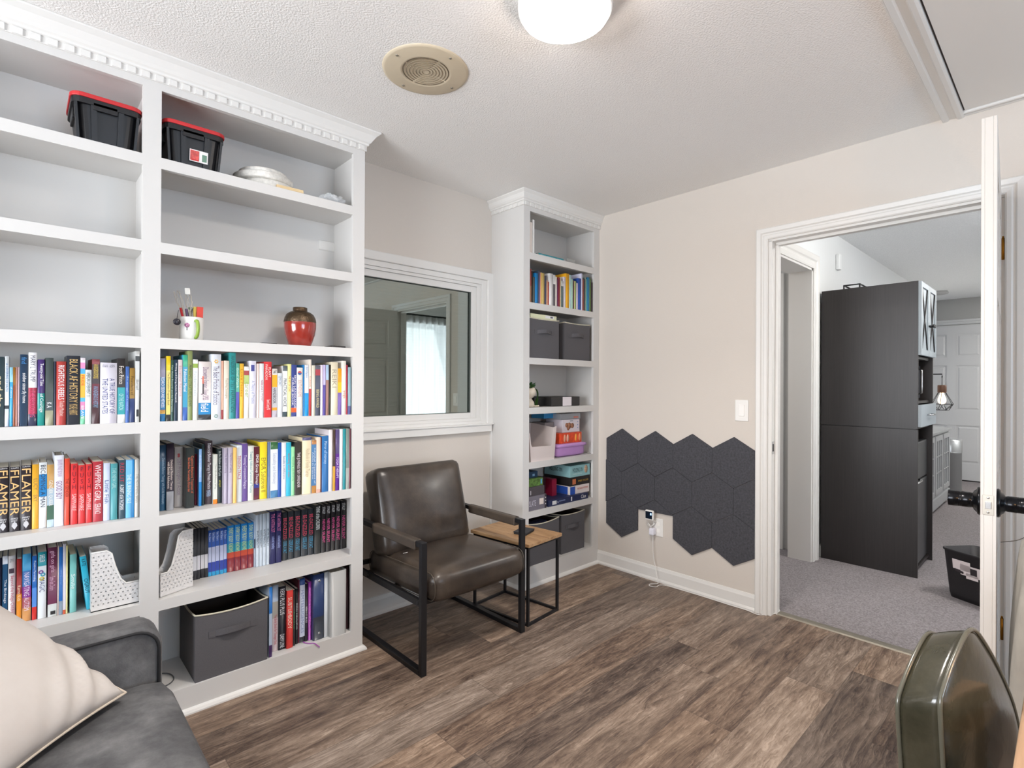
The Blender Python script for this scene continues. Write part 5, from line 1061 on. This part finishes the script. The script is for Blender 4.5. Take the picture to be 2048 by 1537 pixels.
  (-2.596,0.02,0.078,0.25,0.155,0,0,'2a5878@.75 33506a@1',[('Dialectical Behavior Therapy with Suicidal Adolescents',0.2,0.9,'a8c4d8')],'dark teal blue book at left end',''),
  (-2.576,0.024,0.068,0.256,0.165,0,0,'a4a6ac@.28 2e2634@1',[('Dialectical Behavior Therapy\nwith Suicidal Adolescents',0.25,0.7,'f0e0d8')],'black and grey book titled Suicidal Adolescents',''),
  (-2.542,0.028,0.112,0.235,0.169,0,0,'e4dad2',[('DBT Principles in Action',0.2,0.8,'b090a0')],'cream book with red flower emblem',''),
  (-2.514,0.03,0.062,0.235,0.155,0,1,'303636',[('Cognitive-Behavioral Treatment of\nBorderline Personality Disorder',0.14,0.76,'d8704a')],'thick black hardback with orange lettering',''),
  (-2.475,0.008,0.099,0.203,0.165,0,0,'7a1c30',[],'slim dark red hardback',''),
  (-2.467,0.01,0.072,0.225,0.175,0,0,'1f86d0@.42 8cb8ec@1',[('skills workbook',0.1,0.5,'e0ecf8')],'light blue over blue slim book',''),
  (-2.455,0.009,0.076,0.243,0.155,0,0,'2e3e40',[],'slim blackish green book',''),
  (-2.442,0.026,0.087,0.254,0.165,0,0,'54484e',[('Dialectical Behavior Therapy in Private Practice',0.04,0.76,'e8e4ea'),('MARRA',0.78,0.88,'b8d0f0')],'brown grey book titled Dialectical Behavior Therapy',''),
  (-2.416,0.016,0.074,0.199,0.175,0,0,'f08a28@.09 dfe2d8@1',[('The Mindfulness Way',0.2,0.7,'a8b0a0')],'short pale book with orange foot',''),
  (-2.399,0.016,0.076,0.221,0.155,0,0,'2c3838',[('In the Shadow of the Cure',0.05,0.5,'d0d8d0'),('and beyond',0.58,0.7,'d8d040')],'slim black book',''),
  (-2.383,0.014,0.05,0.225,0.165,0,0,'b4acbc',[('The Ethics of Caring',0.1,0.45,'807090')],'left of two mauve Ethics of Caring books','CARING'),
  (-2.369,0.017,0.041,0.226,0.175,0,0,'b4acbc',[('The Ethics of Caring',0.1,0.45,'807090')],'right of two mauve Ethics of Caring books','CARING'),
  (-2.352,0.012,0.035,0.225,0.155,0,0,'ecc070',[],'slim apricot book',''),
  (-2.337,0.02,0.045,0.232,0.165,0,0,'dde6ee',[('TENSION TRACE',0.18,0.6,'c04868')],'white book with rose lettering',''),
  (-2.317,0.022,0.046,0.238,0.175,0,0,'6a5296',[('Treating Compassion Fatigue',0.2,0.78,'ded4ee')],'purple book titled Treating Compassion Fatigue',''),
  (-2.294,0.023,0.047,0.226,0.155,0,0,'e0e2dc',[('Treating Addicted Survivors of Trauma',0.1,0.86,'5a9aa4')],'pale book titled Treating Addicted Survivors',''),
  (-2.27,0.022,0.047,0.221,0.165,0,0,'62283a@.08 5a2a44@.22 34388a@.3 5c2434@1',[('EMDR Group Therapy',0.15,0.72,'f4ecf0')],'maroon book titled EMDR Group Therapy',''),
  (-2.248,0.029,0.044,0.24,0.175,0,0,'ecd22c',[('EMDR Solutions II',0.28,0.88,'8a7a24')],'bright yellow book titled EMDR Solutions',''),
  (-2.218,0.011,0.041,0.237,0.155,0,0,'64789a',[],'slim slate blue book',''),
  (-2.207,0.03,0.038,0.237,0.165,0,0,'4f80a8@.13 e2e6ec@.87 38683e@1',[('Sexuality and Intimacy',0.2,0.75,'b0b8c8')],'white book with green head and blue foot',''),
  (-2.177,0.014,0.036,0.233,0.175,0,0,'1d4c9c',[],'slim royal blue book',''),
  (-2.163,0.019,0.034,0.232,0.155,0,0,'e4e4ea',[('Sexuality in Adolescence',0.25,0.68,'38406a')],'slim white book titled Sexuality in Adolescence',''),
  (-2.144,0.02,0.031,0.232,0.165,0,0,'34aecb',[('working with men',0.2,0.65,'b06a70')],'cyan book between white and mint books',''),
  (-2.124,0.015,0.029,0.211,0.175,0,0,'9ce0a8',[('Counseling and Diversity',0.2,0.7,'4a7a5a')],'short mint green book',''),
  (-2.109,0.027,0.026,0.232,0.155,0,1,'35312e',[('THE JUVENILE SEX OFFENDER',0.2,0.86,'ecdfe4')],'black book titled THE JUVENILE SEX OFFENDER',''),
  (-2.079,0.04,0.022,0.249,0.165,0,1,'e8d8b6@.95 46466e@1',[('Handbook of Family Therapy',0.2,0.7,'b8a888')],'thick cream hardback with navy cap',''),
  (-2.039,0.021,0.018,0.235,0.175,0,0,'b88040@.14 4f7fae@.92 b07a4a@1',[('Individual Treatment of\nAdults in Distress',0.15,0.82,'e0e8f0')],'blue book with brown head and foot',''),
  (-2.018,0.018,0.015,0.246,0.155,0,0,'d8a898@.06 e6d4c2@1',[],'peach book beside a blue one',''),
  (-2.0,0.005,0.014,0.246,0.165,0,0,'5a2c2a',[],'sliver thin dark brown book',''),
  (-1.995,0.03,0.012,0.252,0.175,0,0,'2a6ca8',[('Mirror of Intimacy',0.1,0.5,'b8d4f0')],'blue paperback with pale blue lettering',''),
  (-1.965,0.018,0.009,0.278,0.155,0,0,'e2dade',[],'tall pale pink book',''),
  (-1.947,0.013,0.007,0.278,0.165,0,0,'d0a040@.4 4c3c34@1',[],'slim brown and gold book',''),
  (-1.934,0.018,0.005,0.278,0.175,0,0,'5e2c8c@.6 584a78@1',[('YOGA THERAPY',0.45,0.8,'e8d8f4')],'deep purple book',''),
  (-1.916,0.015,0.004,0.279,0.155,0,0,'e0e2e6',[],'slim white book beside deep purple one',''),
  (-1.9,0.014,0.004,0.279,0.165,0,0,'2c8f98',[],'slim dark teal book',''),
  (-1.885,0.017,0.004,0.279,0.175,0,0,'a8aca6@.35 7e8a84@1',[],'tall grey green book',''),
  (-1.868,0.005,0.004,0.278,0.155,0,0,'7a3a4c',[],'sliver thin maroon book',''),
 ]],
 ['E',0.455,'on the right bay third book row','books on the third book row of the right bay',[
  (-2.472,0.014,0.136,0.206,0.145,0,0,'343438@.18 dadade@.46 343438@1',[],'first black binder from perforated file','BINDER'),
  (-2.457,0.011,0.137,0.208,0.144,0,0,'343438@.18 dadade@.46 343438@1',[],'second black binder from perforated file','BINDER'),
  (-2.443,0.014,0.143,0.205,0.138,0,0,'343438@.18 dadade@.46 343438@1',[],'third black binder from perforated file','BINDER'),
  (-2.429,0.012,0.141,0.205,0.14,0,0,'343438@.18 dadade@.46 343438@1',[],'fourth black binder from perforated file','BINDER'),
  (-2.416,0.012,0.141,0.189,0.14,0,0,'38a8dc@.09 3448a8@.3 c4cce8@.63 2c5cb4@.8 2858b0@1',[('Eat Stars',0.06,0.25,'d0e0f4')],'first of five blue and white paperbacks','BLUE'),
  (-2.403,0.014,0.141,0.189,0.14,0,0,'38a8dc@.09 3448a8@.3 c4cce8@.63 2c5cb4@.8 2858b0@1',[('Eat Stars',0.06,0.25,'d0e0f4')],'second of five blue and white paperbacks','BLUE'),
  (-2.388,0.014,0.142,0.19,0.139,0,0,'38a8dc@.09 3448a8@.3 c4cce8@.63 2c5cb4@.8 2858b0@1',[('Eat Stars',0.06,0.25,'d0e0f4')],'third of five blue and white paperbacks','BLUE'),
  (-2.373,0.013,0.139,0.191,0.142,0,0,'38a8dc@.09 3448a8@.3 c4cce8@.63 2c5cb4@.8 2858b0@1',[('Eat Stars',0.06,0.25,'d0e0f4')],'fourth of five blue and white paperbacks','BLUE'),
  (-2.358,0.012,0.144,0.19,0.137,0,0,'38a8dc@.09 3448a8@.3 c4cce8@.63 2c5cb4@.8 2858b0@1',[('Eat Stars',0.06,0.25,'d0e0f4')],'fifth of five blue and white paperbacks','BLUE'),
  (-2.345,0.027,0.142,0.195,0.139,0,1,'8a3038@.3 c4503c@.42 3aa0b4@.6 1f82c8@1',[('EVERY BODY KNOWS',0.05,0.58,'d8e888')],'first of four teal and rust hardbacks','TEAL'),
  (-2.318,0.024,0.14,0.195,0.141,0,1,'8a3038@.3 c4503c@.42 3aa0b4@.6 1f82c8@1',[('EVERY BODY KNOWS',0.05,0.58,'d8e888')],'second of four teal and rust hardbacks','TEAL'),
  (-2.293,0.028,0.141,0.195,0.14,0,1,'8a3038@.3 c4503c@.42 3aa0b4@.6 1f82c8@1',[('EVERY BODY KNOWS',0.05,0.58,'d8e888')],'third of four teal and rust hardbacks','TEAL'),
  (-2.264,0.023,0.142,0.194,0.139,0,1,'8a3038@.3 c4503c@.42 3aa0b4@.6 1f82c8@1',[('EVERY BODY KNOWS',0.05,0.58,'d8e888')],'fourth of four teal and rust hardbacks','TEAL'),
  (-2.241,0.005,0.135,0.202,0.146,0,0,'c8d4e4@.4 2a3450@.6 c0d0e4@1',[],'thin blue flecked booklet',''),
  (-2.236,0.013,0.127,0.226,0.154,0,0,'d0dce8',[('WHITE FRAGILITY',0.3,0.64,'2c4454')],'first of four WHITE FRAGILITY paperbacks','WHITE'),
  (-2.222,0.013,0.127,0.226,0.154,0,0,'d0dce8',[('WHITE FRAGILITY',0.3,0.64,'2c4454')],'second of four WHITE FRAGILITY paperbacks','WHITE'),
  (-2.208,0.014,0.127,0.227,0.154,0,0,'d0dce8',[('WHITE FRAGILITY',0.3,0.64,'2c4454')],'third of four WHITE FRAGILITY paperbacks','WHITE'),
  (-2.193,0.014,0.129,0.227,0.152,0,0,'d0dce8',[('WHITE FRAGILITY',0.3,0.64,'2c4454')],'fourth of four WHITE FRAGILITY paperbacks','WHITE'),
  (-2.178,0.025,0.126,0.231,0.155,0,0,'2c2c5c',[('THE ANTIRACIST',0.05,0.4,'d070a0'),('cultural humility',0.48,0.72,'a8b8f0')],'left of two navy books with pink lettering','NAVY'),
  (-2.152,0.023,0.125,0.231,0.156,0,0,'2c2c5c',[('THE ANTIRACIST',0.05,0.4,'d070a0'),('cultural humility',0.48,0.72,'a8b8f0')],'right of two navy books with pink lettering','NAVY'),
  (-2.123,0.024,0.136,0.217,0.145,0,1,'33383e',[('BE-DAZZLED',0.12,0.56,'d84860'),('CODE A SALT',0.6,0.85,'4aa0c8')],'first of five BE-DAZZLED hardbacks','DAZZLE'),
  (-2.097,0.027,0.137,0.217,0.144,0,1,'33383e',[('BE-DAZZLED',0.12,0.56,'d84860'),('CODE A SALT',0.6,0.85,'4aa0c8')],'second of five BE-DAZZLED hardbacks','DAZZLE'),
  (-2.068,0.029,0.139,0.215,0.142,0,1,'33383e',[('BE-DAZZLED',0.12,0.56,'d84860'),('CODE A SALT',0.6,0.85,'4aa0c8')],'third of five BE-DAZZLED hardbacks','DAZZLE'),
  (-2.036,0.03,0.139,0.215,0.142,0,1,'33383e',[('BE-DAZZLED',0.12,0.56,'d84860'),('CODE A SALT',0.6,0.85,'4aa0c8')],'fourth of five BE-DAZZLED hardbacks','DAZZLE'),
  (-2.005,0.027,0.138,0.215,0.143,0,1,'33383e',[('BE-DAZZLED',0.12,0.56,'d84860'),('CODE A SALT',0.6,0.85,'4aa0c8')],'fifth of five BE-DAZZLED hardbacks','DAZZLE'),
  (-1.978,0.03,0.129,0.228,0.152,0,1,'2e3030',[('THINK of the CHILDREN',0.03,0.5,'e8ecea')],'black hardback between two matching sets',''),
  (-1.946,0.022,0.129,0.226,0.152,0,1,'262426',[('NEVER SILENT',0.31,0.8,'e45a98'),('STALEY',0.05,0.2,'d8d8d8')],'first of five NEVER SILENT hardbacks','NEVER'),
  (-1.924,0.021,0.126,0.227,0.155,0,1,'262426',[('NEVER SILENT',0.31,0.8,'e45a98'),('STALEY',0.05,0.2,'d8d8d8')],'second of five NEVER SILENT hardbacks','NEVER'),
  (-1.9,0.021,0.127,0.228,0.154,0,1,'262426',[('NEVER SILENT',0.31,0.8,'e45a98'),('STALEY',0.05,0.2,'d8d8d8')],'third of five NEVER SILENT hardbacks','NEVER'),
  (-1.878,0.024,0.125,0.23,0.156,0,1,'262426',[('NEVER SILENT',0.31,0.8,'e45a98'),('STALEY',0.05,0.2,'d8d8d8')],'fourth of five NEVER SILENT hardbacks','NEVER'),
  (-1.851,0.025,0.125,0.231,0.155,0,1,'262426',[('NEVER SILENT',0.31,0.8,'e45a98'),('STALEY',0.05,0.2,'d8d8d8')],'fifth of five NEVER SILENT hardbacks','NEVER'),
 ]],
 ['F',0.1,'on the bottom shelf right of the bin','books on the bottom shelf of the right bay',[
  (-2.217,0.013,0.015,0.295,0.2,0,0,'4a2f62@.17 b8c8dc@.62 1e6ab4@1',[],'blue and white softcover against the grey bin',''),
  (-2.19,0.024,0.055,0.283,0.165,0,0,'d8c8cc@.5 b4b0a8@.75 bccce0@1',[('The Body Book for Younger Kids',0.45,0.9,'c04a58')],'white and beige book with red lettering',''),
  (-2.166,0.03,0.049,0.273,0.175,0,0,'23242c',[('REIKI PLUS PLUS',0.04,0.45,'e8ecf2'),('DAMY LYNE',0.76,0.97,'e8ecf2')],'black book titled REIKI PLUS PLUS',''),
  (-2.136,0.027,0.038,0.251,0.155,0,0,'cc3a34',[('SUBTLE BODY',0.12,0.66,'f6d8c8')],'red book titled SUBTLE BODY',''),
  (-2.106,0.01,0.047,0.245,0.165,0,0,'2c2c2e',[('Practice of Reiki',0.4,0.7,'4a9a60')],'slim black book with green lettering',''),
  (-2.092,0.011,0.054,0.245,0.175,0,0,'262226',[('REIKI HEALING',0.25,0.75,'c8c8cc')],'slim black book with grey lettering',''),
  (-2.079,0.005,0.058,0.279,0.155,0,0,'6a2038',[],'sliver thin wine red book',''),
  (-2.074,0.023,0.054,0.284,0.165,0,1,'2c2c34@.09 d4dcee@.9 24488c@1',[('FEMTELLIGENCES',0.18,0.85,'8a98c0')],'white ribbed book with blue head',''),
  (-2.051,0.012,0.051,0.256,0.175,0,0,'28242c',[('REIKI IT BLISS',0.4,0.68,'e8e4ea')],'slim black book left of magenta book',''),
  (-2.037,0.014,0.051,0.261,0.155,0,1,'a03ea0',[('the healing herbs of light',0.08,0.8,'e090e0')],'magenta book with rounded spine',''),
  (-2.023,0.049,0.03,0.294,0.22,0,1,'3a3f4a@.35 2a3c68@1',[],'navy ring binder with two rivets',''),
  (-1.973,0.019,0.03,0.294,0.22,0,0,'c4c8cc',[],'thin white binder beside navy binder',''),
  (-1.954,0.075,0.007,0.295,0.22,0,1,'a6a6a4',[],'silver grey ring binder',''),
  (-1.862,0.014,0.041,0.289,0.2,0,0,'4a2c30',[],'dark maroon folder pushed back in the corner',''),
 ]],
 ['G',0.455,'on the left bay lowest book row','books on the lowest book row of the left bay',[
  (-3.038,0.013,0.158,0.209,0.123,0,0,'3a3a50',[],'dark indigo book at frame edge',''),
  (-3.024,0.013,0.118,0.222,0.163,0,0,'e0e4ea@.14 1f4f74@.88 dfe4ec@1',[('The Birdcage',0.35,0.7,'f2f2f4')],'dark teal book with white head and foot',''),
  (-3.01,0.018,0.108,0.222,0.173,0,0,'e2dfe0',[('Beyond the Indigo Children',0.3,0.88,'c04060'),('CARROLL',0.04,0.1,'9a9a9a')],'white book titled Beyond the Indigo Children',''),
  (-2.99,0.013,0.094,0.211,0.155,0,0,'e08a28@.45 9c2c2c@1',[('Karma Kids',0.42,0.66,'f4e0c0')],'red over orange book titled Karma Kids',''),
  (-2.976,0.022,0.093,0.224,0.165,0,0,'d0945a@.2 b05a60@.35 8a3a90@.52 4a7ab8@.75 4aa4d4@1',[('NAVIGATING AUTISM',0.28,0.84,'efe0f0')],'blue to orange book titled NAVIGATING AUTISM',''),
  (-2.952,0.012,0.09,0.214,0.175,0,0,'cc3028@.2 5a90dc@.5 2468b8@1',[('Positive Parenting',0.08,0.4,'e0ecfa')],'blue book with red foot',''),
  (-2.938,0.022,0.085,0.224,0.155,0,0,'dfe4e8@.79 2a98a4@1',[('MAGIC',0.4,0.6,'4a4a80'),('SHELLER',0.04,0.15,'f2f2f4')],'white and teal book titled MAGIC',''),
  (-2.913,0.024,0.082,0.235,0.165,0,0,'d0d4d2@.18 6e3450@1',[('girls on girls',0.05,0.36,'d8a8c0'),('Same-Sex Desire',0.42,0.62,'d8a8c0')],'plum book with white barcode foot',''),
  (-2.888,0.004,0.081,0.237,0.175,0,0,'d8c4bc',[],'sliver thin pinkish booklet',''),
  (-2.884,0.01,0.081,0.232,0.155,0,0,'8898a8@.2 2468b4@1',[('the power',0.3,0.6,'78a8e0')],'slim bright blue booklet',''),
  (-2.874,0.008,0.079,0.24,0.165,0,0,'c85a3a@.06 dcd8e2@1',[],'slim off white booklet',''),
  (-2.866,0.005,0.079,0.234,0.175,0,0,'e6dc9c',[],'sliver thin pale yellow booklet',''),
  (-2.856,0.018,0.077,0.201,0.155,0,0,'78bcb8',[('Smile',0.34,0.6,'e8f4f0')],'aqua paperback titled Smile',''),
  (-2.823,0.018,0.07,0.19,0.165,-6,0,'30b0cc',[('OGRUT',0.42,0.7,'1c4a5c'),('KATE',0.05,0.18,'1c4a5c')],'cyan paperback leaning toward perforated file',''),
 ]],
 ['S',1.763,'in the narrow corner bookcase','books in the narrow corner bookcase',[
  (-0.68,0.013,0.013,0.21,0.14,0,0,'a07458@.5 9a4a44@1',[],'tan and red book in a white edge',''),
  (-0.665,0.009,0.012,0.198,0.14,0,0,'26221e',[],'black book at left',''),
  (-0.654,0.017,0.012,0.162,0.14,0,0,'5a6058',[],'grey green short book',''),
  (-0.637,0.025,0.011,0.19,0.14,0,0,'1f86c8',[],'bright blue book',''),
  (-0.612,0.007,0.01,0.21,0.14,0,0,'3a4a5c',[],'thin tall slate book',''),
  (-0.604,0.011,0.01,0.2,0.14,0,0,'6a5a7a',[],'dusty violet book',''),
  (-0.593,0.008,0.01,0.198,0.14,0,0,'e0a090',[],'thin salmon pink book',''),
  (-0.584,0.008,0.01,0.2,0.14,0,0,'ecc870',[],'thin yellow book',''),
  (-0.576,0.022,0.009,0.198,0.14,0,0,'c8ac68',[],'khaki book',''),
  (-0.55,0.014,0.008,0.185,0.14,0,0,'4a4a60',[],'dark violet slate book',''),
  (-0.535,0.012,0.008,0.157,0.14,0,0,'e8b490',[],'peach book',''),
  (-0.523,0.01,0.007,0.149,0.14,0,0,'b04a38',[],'thin rust book',''),
  (-0.512,0.037,0.007,0.206,0.14,0,0,'e4e2e2',[],'wide white book',''),
  (-0.475,0.021,0.006,0.202,0.14,0,0,'5a5458@.7 e0dedc@1',[],'black book with white head',''),
  (-0.454,0.015,0.005,0.192,0.14,0,0,'e0d8d0',[],'pale cream book',''),
  (-0.438,0.013,0.005,0.177,0.14,0,0,'6a2850',[],'plum book',''),
  (-0.425,0.015,0.004,0.191,0.14,0,0,'8c3038',[],'maroon book',''),
  (-0.408,0.007,0.004,0.195,0.14,0,0,'e0d4b0',[],'sliver cream book',''),
  (-0.4,0.023,0.004,0.173,0.14,0,0,'5c6a68@.8 d0d0cc@1',[],'slate book with pale head',''),
  (-0.375,0.02,0.004,0.203,0.14,0,0,'dcd4dc',[],'lilac white book',''),
  (-0.355,0.035,0.004,0.228,0.14,0,0,'e6a820',[],'orange yellow book',''),
  (-0.318,0.02,0.004,0.224,0.14,0,0,'b8d8dc',[],'pale aqua book',''),
  (-0.297,0.016,0.004,0.199,0.14,0,0,'b4dcc8',[],'mint book',''),
  (-0.28,0.012,0.004,0.192,0.14,0,0,'5c3430',[],'dark cocoa book',''),
  (-0.266,0.01,0.004,0.189,0.14,0,0,'e4dc9c',[],'pale yellow book',''),
  (-0.255,0.008,0.004,0.189,0.14,0,0,'7a9a60',[],'thin leaf green book',''),
  (-0.246,0.017,0.004,0.179,0.14,0,0,'dcd0e8',[],'short pale lilac book',''),
  (-0.228,0.032,0.004,0.215,0.14,0,0,'2c50a4',[],'royal blue book',''),
  (-0.195,0.014,0.004,0.251,0.14,0,0,'d8d8ee',[],'tall bluish white book',''),
  (-0.179,0.014,0.004,0.213,0.14,0,0,'8a4438',[],'reddish brown book',''),
  (-0.164,0.011,0.004,0.22,0.14,0,0,'3c3c3c',[],'charcoal book',''),
  (-0.151,0.01,0.004,0.232,0.14,0,0,'8a968a',[],'sage grey book',''),
  (-0.14,0.009,0.004,0.219,0.14,0,0,'4ab0b8',[],'thin turquoise book',''),
  (-0.129,0.024,0.004,0.234,0.14,0,0,'2a7ca8',[],'steel blue book',''),
  (-0.104,0.013,0.004,0.229,0.14,0,0,'6a8c48',[],'moss green book',''),
  (-0.089,0.016,0.004,0.206,0.14,0,0,'2c2224',[],'blackish book at right end',''),
 ]],
]

# ================================================================ BOOKS (world metres: x, width, spine y, height, depth, lean, hard, cover, lettering, description, set)
NUMG = {'FLAMER':'FLAMER paperbacks','PUSH':'PUSH paperbacks','CARING':'Ethics of Caring books','BINDER':'black binders with white labels','BLUE':'blue and white paperbacks','TEAL':'teal and rust hardbacks','WHITE':'WHITE FRAGILITY paperbacks','NAVY':'navy books with pink lettering','DAZZLE':'BE-DAZZLED hardbacks','NEVER':'NEVER SILENT hardbacks'}
def bands(cov):
    out = []; z = 0
    for p in cov.split():
        c, _, e = p.partition('@'); e = float(e) if e else 1.0; out.append((z,e,c)); z = e
    return out
def make_book(row, zb, phrase, group, b):
    x, wd, y, h, d, lean, hard, cov, texts, desc, same = b
    wd -= .0006
    short = 'FLAMER' in desc or 'PUSH' in desc
    kind = 'binder' if 'binder' in desc else 'book'
    t = thing(kind, (desc+' '+phrase), kind, (x+(.012 if lean < -3 else 0),y,zb), 0, NUMG.get(same, group))
    t.rotation_euler = (0,R(lean),0)
    bs = bands(cov); main = max(bs, key=lambda q: q[1]-q[0])[2]
    rough = .32 if hard else .42
    mats = [mat(main,rough)]+[mat(c,rough) for _,_,c in bs]
    bm = nb(); tb = .0022 if hard else .0009; bulge = (.0028 if hard and wd > .012 else .0)
    tb = min(tb, wd*.2)
    cols = 6 if bulge else 1
    # spine
    zs = [0]+[e*h for _,e,_ in bs]
    for i in range(len(bs)):
        for k in range(cols):
            u0, u1 = k/cols, (k+1)/cols; f0 = -bulge*(1-(2*u0-1)**2); f1 = -bulge*(1-(2*u1-1)**2)
            v = [bm.verts.new(p) for p in ((u0*wd,f0,zs[i]),(u1*wd,f1,zs[i]),(u1*wd,f1,zs[i+1]),(u0*wd,f0,zs[i+1]))]
            f = bm.faces.new(v); f.material_index = i+1; f.smooth = True
    for k in range(cols):
        u0, u1 = k/cols, (k+1)/cols; f0 = -bulge*(1-(2*u0-1)**2); f1 = -bulge*(1-(2*u1-1)**2)
        for z_, mi in ((0,1),(h,len(bs))):
            f = bm.faces.new([bm.verts.new(p) for p in ((u0*wd,f0,z_),(u1*wd,f1,z_),(u1*wd,.0015,z_),(u0*wd,.0015,z_))]); f.material_index = mi
        f = bm.faces.new([bm.verts.new(p) for p in ((u0*wd,.0015,0),(u1*wd,.0015,0),(u1*wd,.0015,h),(u0*wd,.0015,h))]); f.material_index = 0
    for xa, xb in ((0,tb),(wd-tb,wd)):
        v = [bm.verts.new(p) for p in ((xa,0,0),(xb,0,0),(xb,d,0),(xa,d,0),(xa,0,h),(xb,0,h),(xb,d,h),(xa,d,h))]
        for q in ((0,3,2,1),(4,5,6,7),(1,2,6,5),(2,3,7,6),(3,0,4,7)): bm.faces.new([v[i] for i in q]).material_index = 0
    bmesh.ops.remove_doubles(bm, verts=bm.verts, dist=.00005)
    cv = link('cover', bm, mats, t)
    e = .003 if hard else .0004
    if 'binder' in desc and same != 'BINDER' or 'folder' in desc: link('paper_stack', B(tb+.0002,wd-tb-.0002,.02,d-.012,.004,h-.012), M_pages, t)
    else: link('pages', B(tb+.0001,max(wd-tb-.0001,tb+.0006),.0018,d-.002-e,e,h-e-.0003), M_pages, t)
    for tx in texts:
        s, a, c2, col = tx[:4]; up = len(tx) > 4; L = (c2-a)*h; zc = h*(1-(a+c2)/2); lines = s.count('\n')+1
        ht = wd*(.62 if lines == 1 else .74); ht = min(ht, .03 if lines == 1 else .06)
        fy = -.0006-bulge*.98
        if s == 'FLAMER': ht = wd*.84
        if s == 'CURATO': text(t, s, (wd/2,fy,zc), VX, VZ, wd*.75, .0045, mat(col,.5))
        elif s == 'MERRY HOLT': text(t, 'MERRY\nHOLT', (wd/2,fy,zc), VX, VZ, wd*.7, .012, mat(col,.5))
        elif up: text(t, s, (wd/2,fy,zc), VX, VZ, wd*.5, L, mat(col,.5))
        else: text(t, s, (wd/2,fy,zc), -VZ, VX, L, ht, mat(col,.5))
    if same == 'FLAMER':
        pts = [(0,.0),(.0035,.006),(.007,.012),(.005,.020),(.001,.024),(0,.030),(-.001,.024),(-.005,.020),(-.007,.012),(-.0035,.006)]
        bm = nb(); prism(bm, [(wd/2+a,.006+b_) for a, b_ in pts], 'y', -.0007, -.0002); link('flame_emblem', bm, mat('c8c8cc',.5), t)
    if 'DBT' in str(texts): bm = nb(); prism(bm, [(wd/2+.006*cos(k*pi/4)*(1 if k%2 else .6), h*.86+.008*sin(k*pi/4)) for k in range(8)], 'y', -.0007, -.0002); link('flower_emblem', bm, mat('a83030',.5), t)
    if 'red and blue disc' in desc:
        for c_, z0 in (('c04a50',0),('3a5a98',1)): bm = nb(); prism(bm, [(wd/2+.0085*cos(k*pi/10+z0*pi), h*.89+.0085*sin(k*pi/10+z0*pi)) for k in range(11)], 'y', -.0007, -.0002); link('disc_emblem', bm, mat(c_,.5), t)
    if 'titled MAGIC' in desc:
        for c_, z0, dx in (('7a4a98',.70,-.003),('3aa0b8',.66,.002),('c8b848',.60,-.001)): bm = nb(); lathe(bm, [(.003,0),(.0065,.0),(.0065,.0005),(.003,.0006)], n=20, M=Matrix.Translation((wd/2+dx,-.0003,h*z0)) @ Matrix.Rotation(pi/2,4,'X'), cap=False); link('ring_emblem', bm, mat(c_,.5), t)
    if 'Practice of Statistics' in desc:
        for z_ in (.89,.05):
            bm = nb()
            for k in range(6): prism(bm, [(wd/2+.0055*cos(k*pi/3)+.0026*cos(j*pi/3), h*z_+.0055*sin(k*pi/3)+.0026*sin(j*pi/3)) for j in range(6)], 'y', -.0007-.0001*k, -.0002)
            link('blot_emblem', bm, mat('d8a83c' if z_ > .5 else '7a9a8c',.5,var=.6,scale=80), t)
    if 'lilac white book with navy label' in desc: link('spine_label', B(wd*.25,wd*.75,-.0008,-.0002,h*.82,h*.93), mat('3c4088',.5), t)
    if 'red square' in desc: pass
    if 'SPSS' in str(texts):
        link('red_bar', B(wd*.30,wd*.42,-.0008,-.0002,h*.62,h*.75), mat('d0705c',.5), t); link('dark_bar', B(wd*.32,wd*.42,-.0008,-.0002,h*.44,h*.62), mat('3c3438',.5), t)
    if 'red flower' in desc: pass
    if 'barcode foot' in desc: link('barcode', B(wd*.3,wd*.85,-.0008,-.0002,h*.03,h*.08), mat('2c2c2e',.5), t)
    if 'tall pale grey book' in desc: link('barcode', B(wd*.3,wd*.9,-.0008,-.0002,h*.08,h*.18), mat('2c2c2e',.5), t)
    if 'Indigo' in desc: link('portrait_patch', B(wd*.1,wd*.8,-.0008,-.0002,h*.74,h*.81), mat('4a3a48',.5,var=1,scale=150), t)
    if 'two rivets' in desc:
        for z_ in (.1,.9): bm = nb(); lathe(bm, [(.001,0),(.006,.0),(.006,.001),(.001,.002)], n=16, M=Matrix.Translation((wd*.55,-bulge,h*z_)) @ Matrix.Rotation(pi/2,4,'X'), cap=False); link('rivet', bm, M_chrome, t)
    if 'BECOMING' in desc or 'GOOD BOY' in desc:
        for xx in (.0015,wd-.0015): bm = nb(); tube(bm, [(xx,.004,h-.004),(xx,.004,h+.007),(xx,.012,h+.009)], .0011, 6); link('metal_clip', bm, mat('4a4844',.4,metal=.6), t)
    return t
for rn, zb, ph, grp, bs in ROWS:
    for b in bs: make_book(rn, zb+.0008, ph, grp, b)
flush_texts()
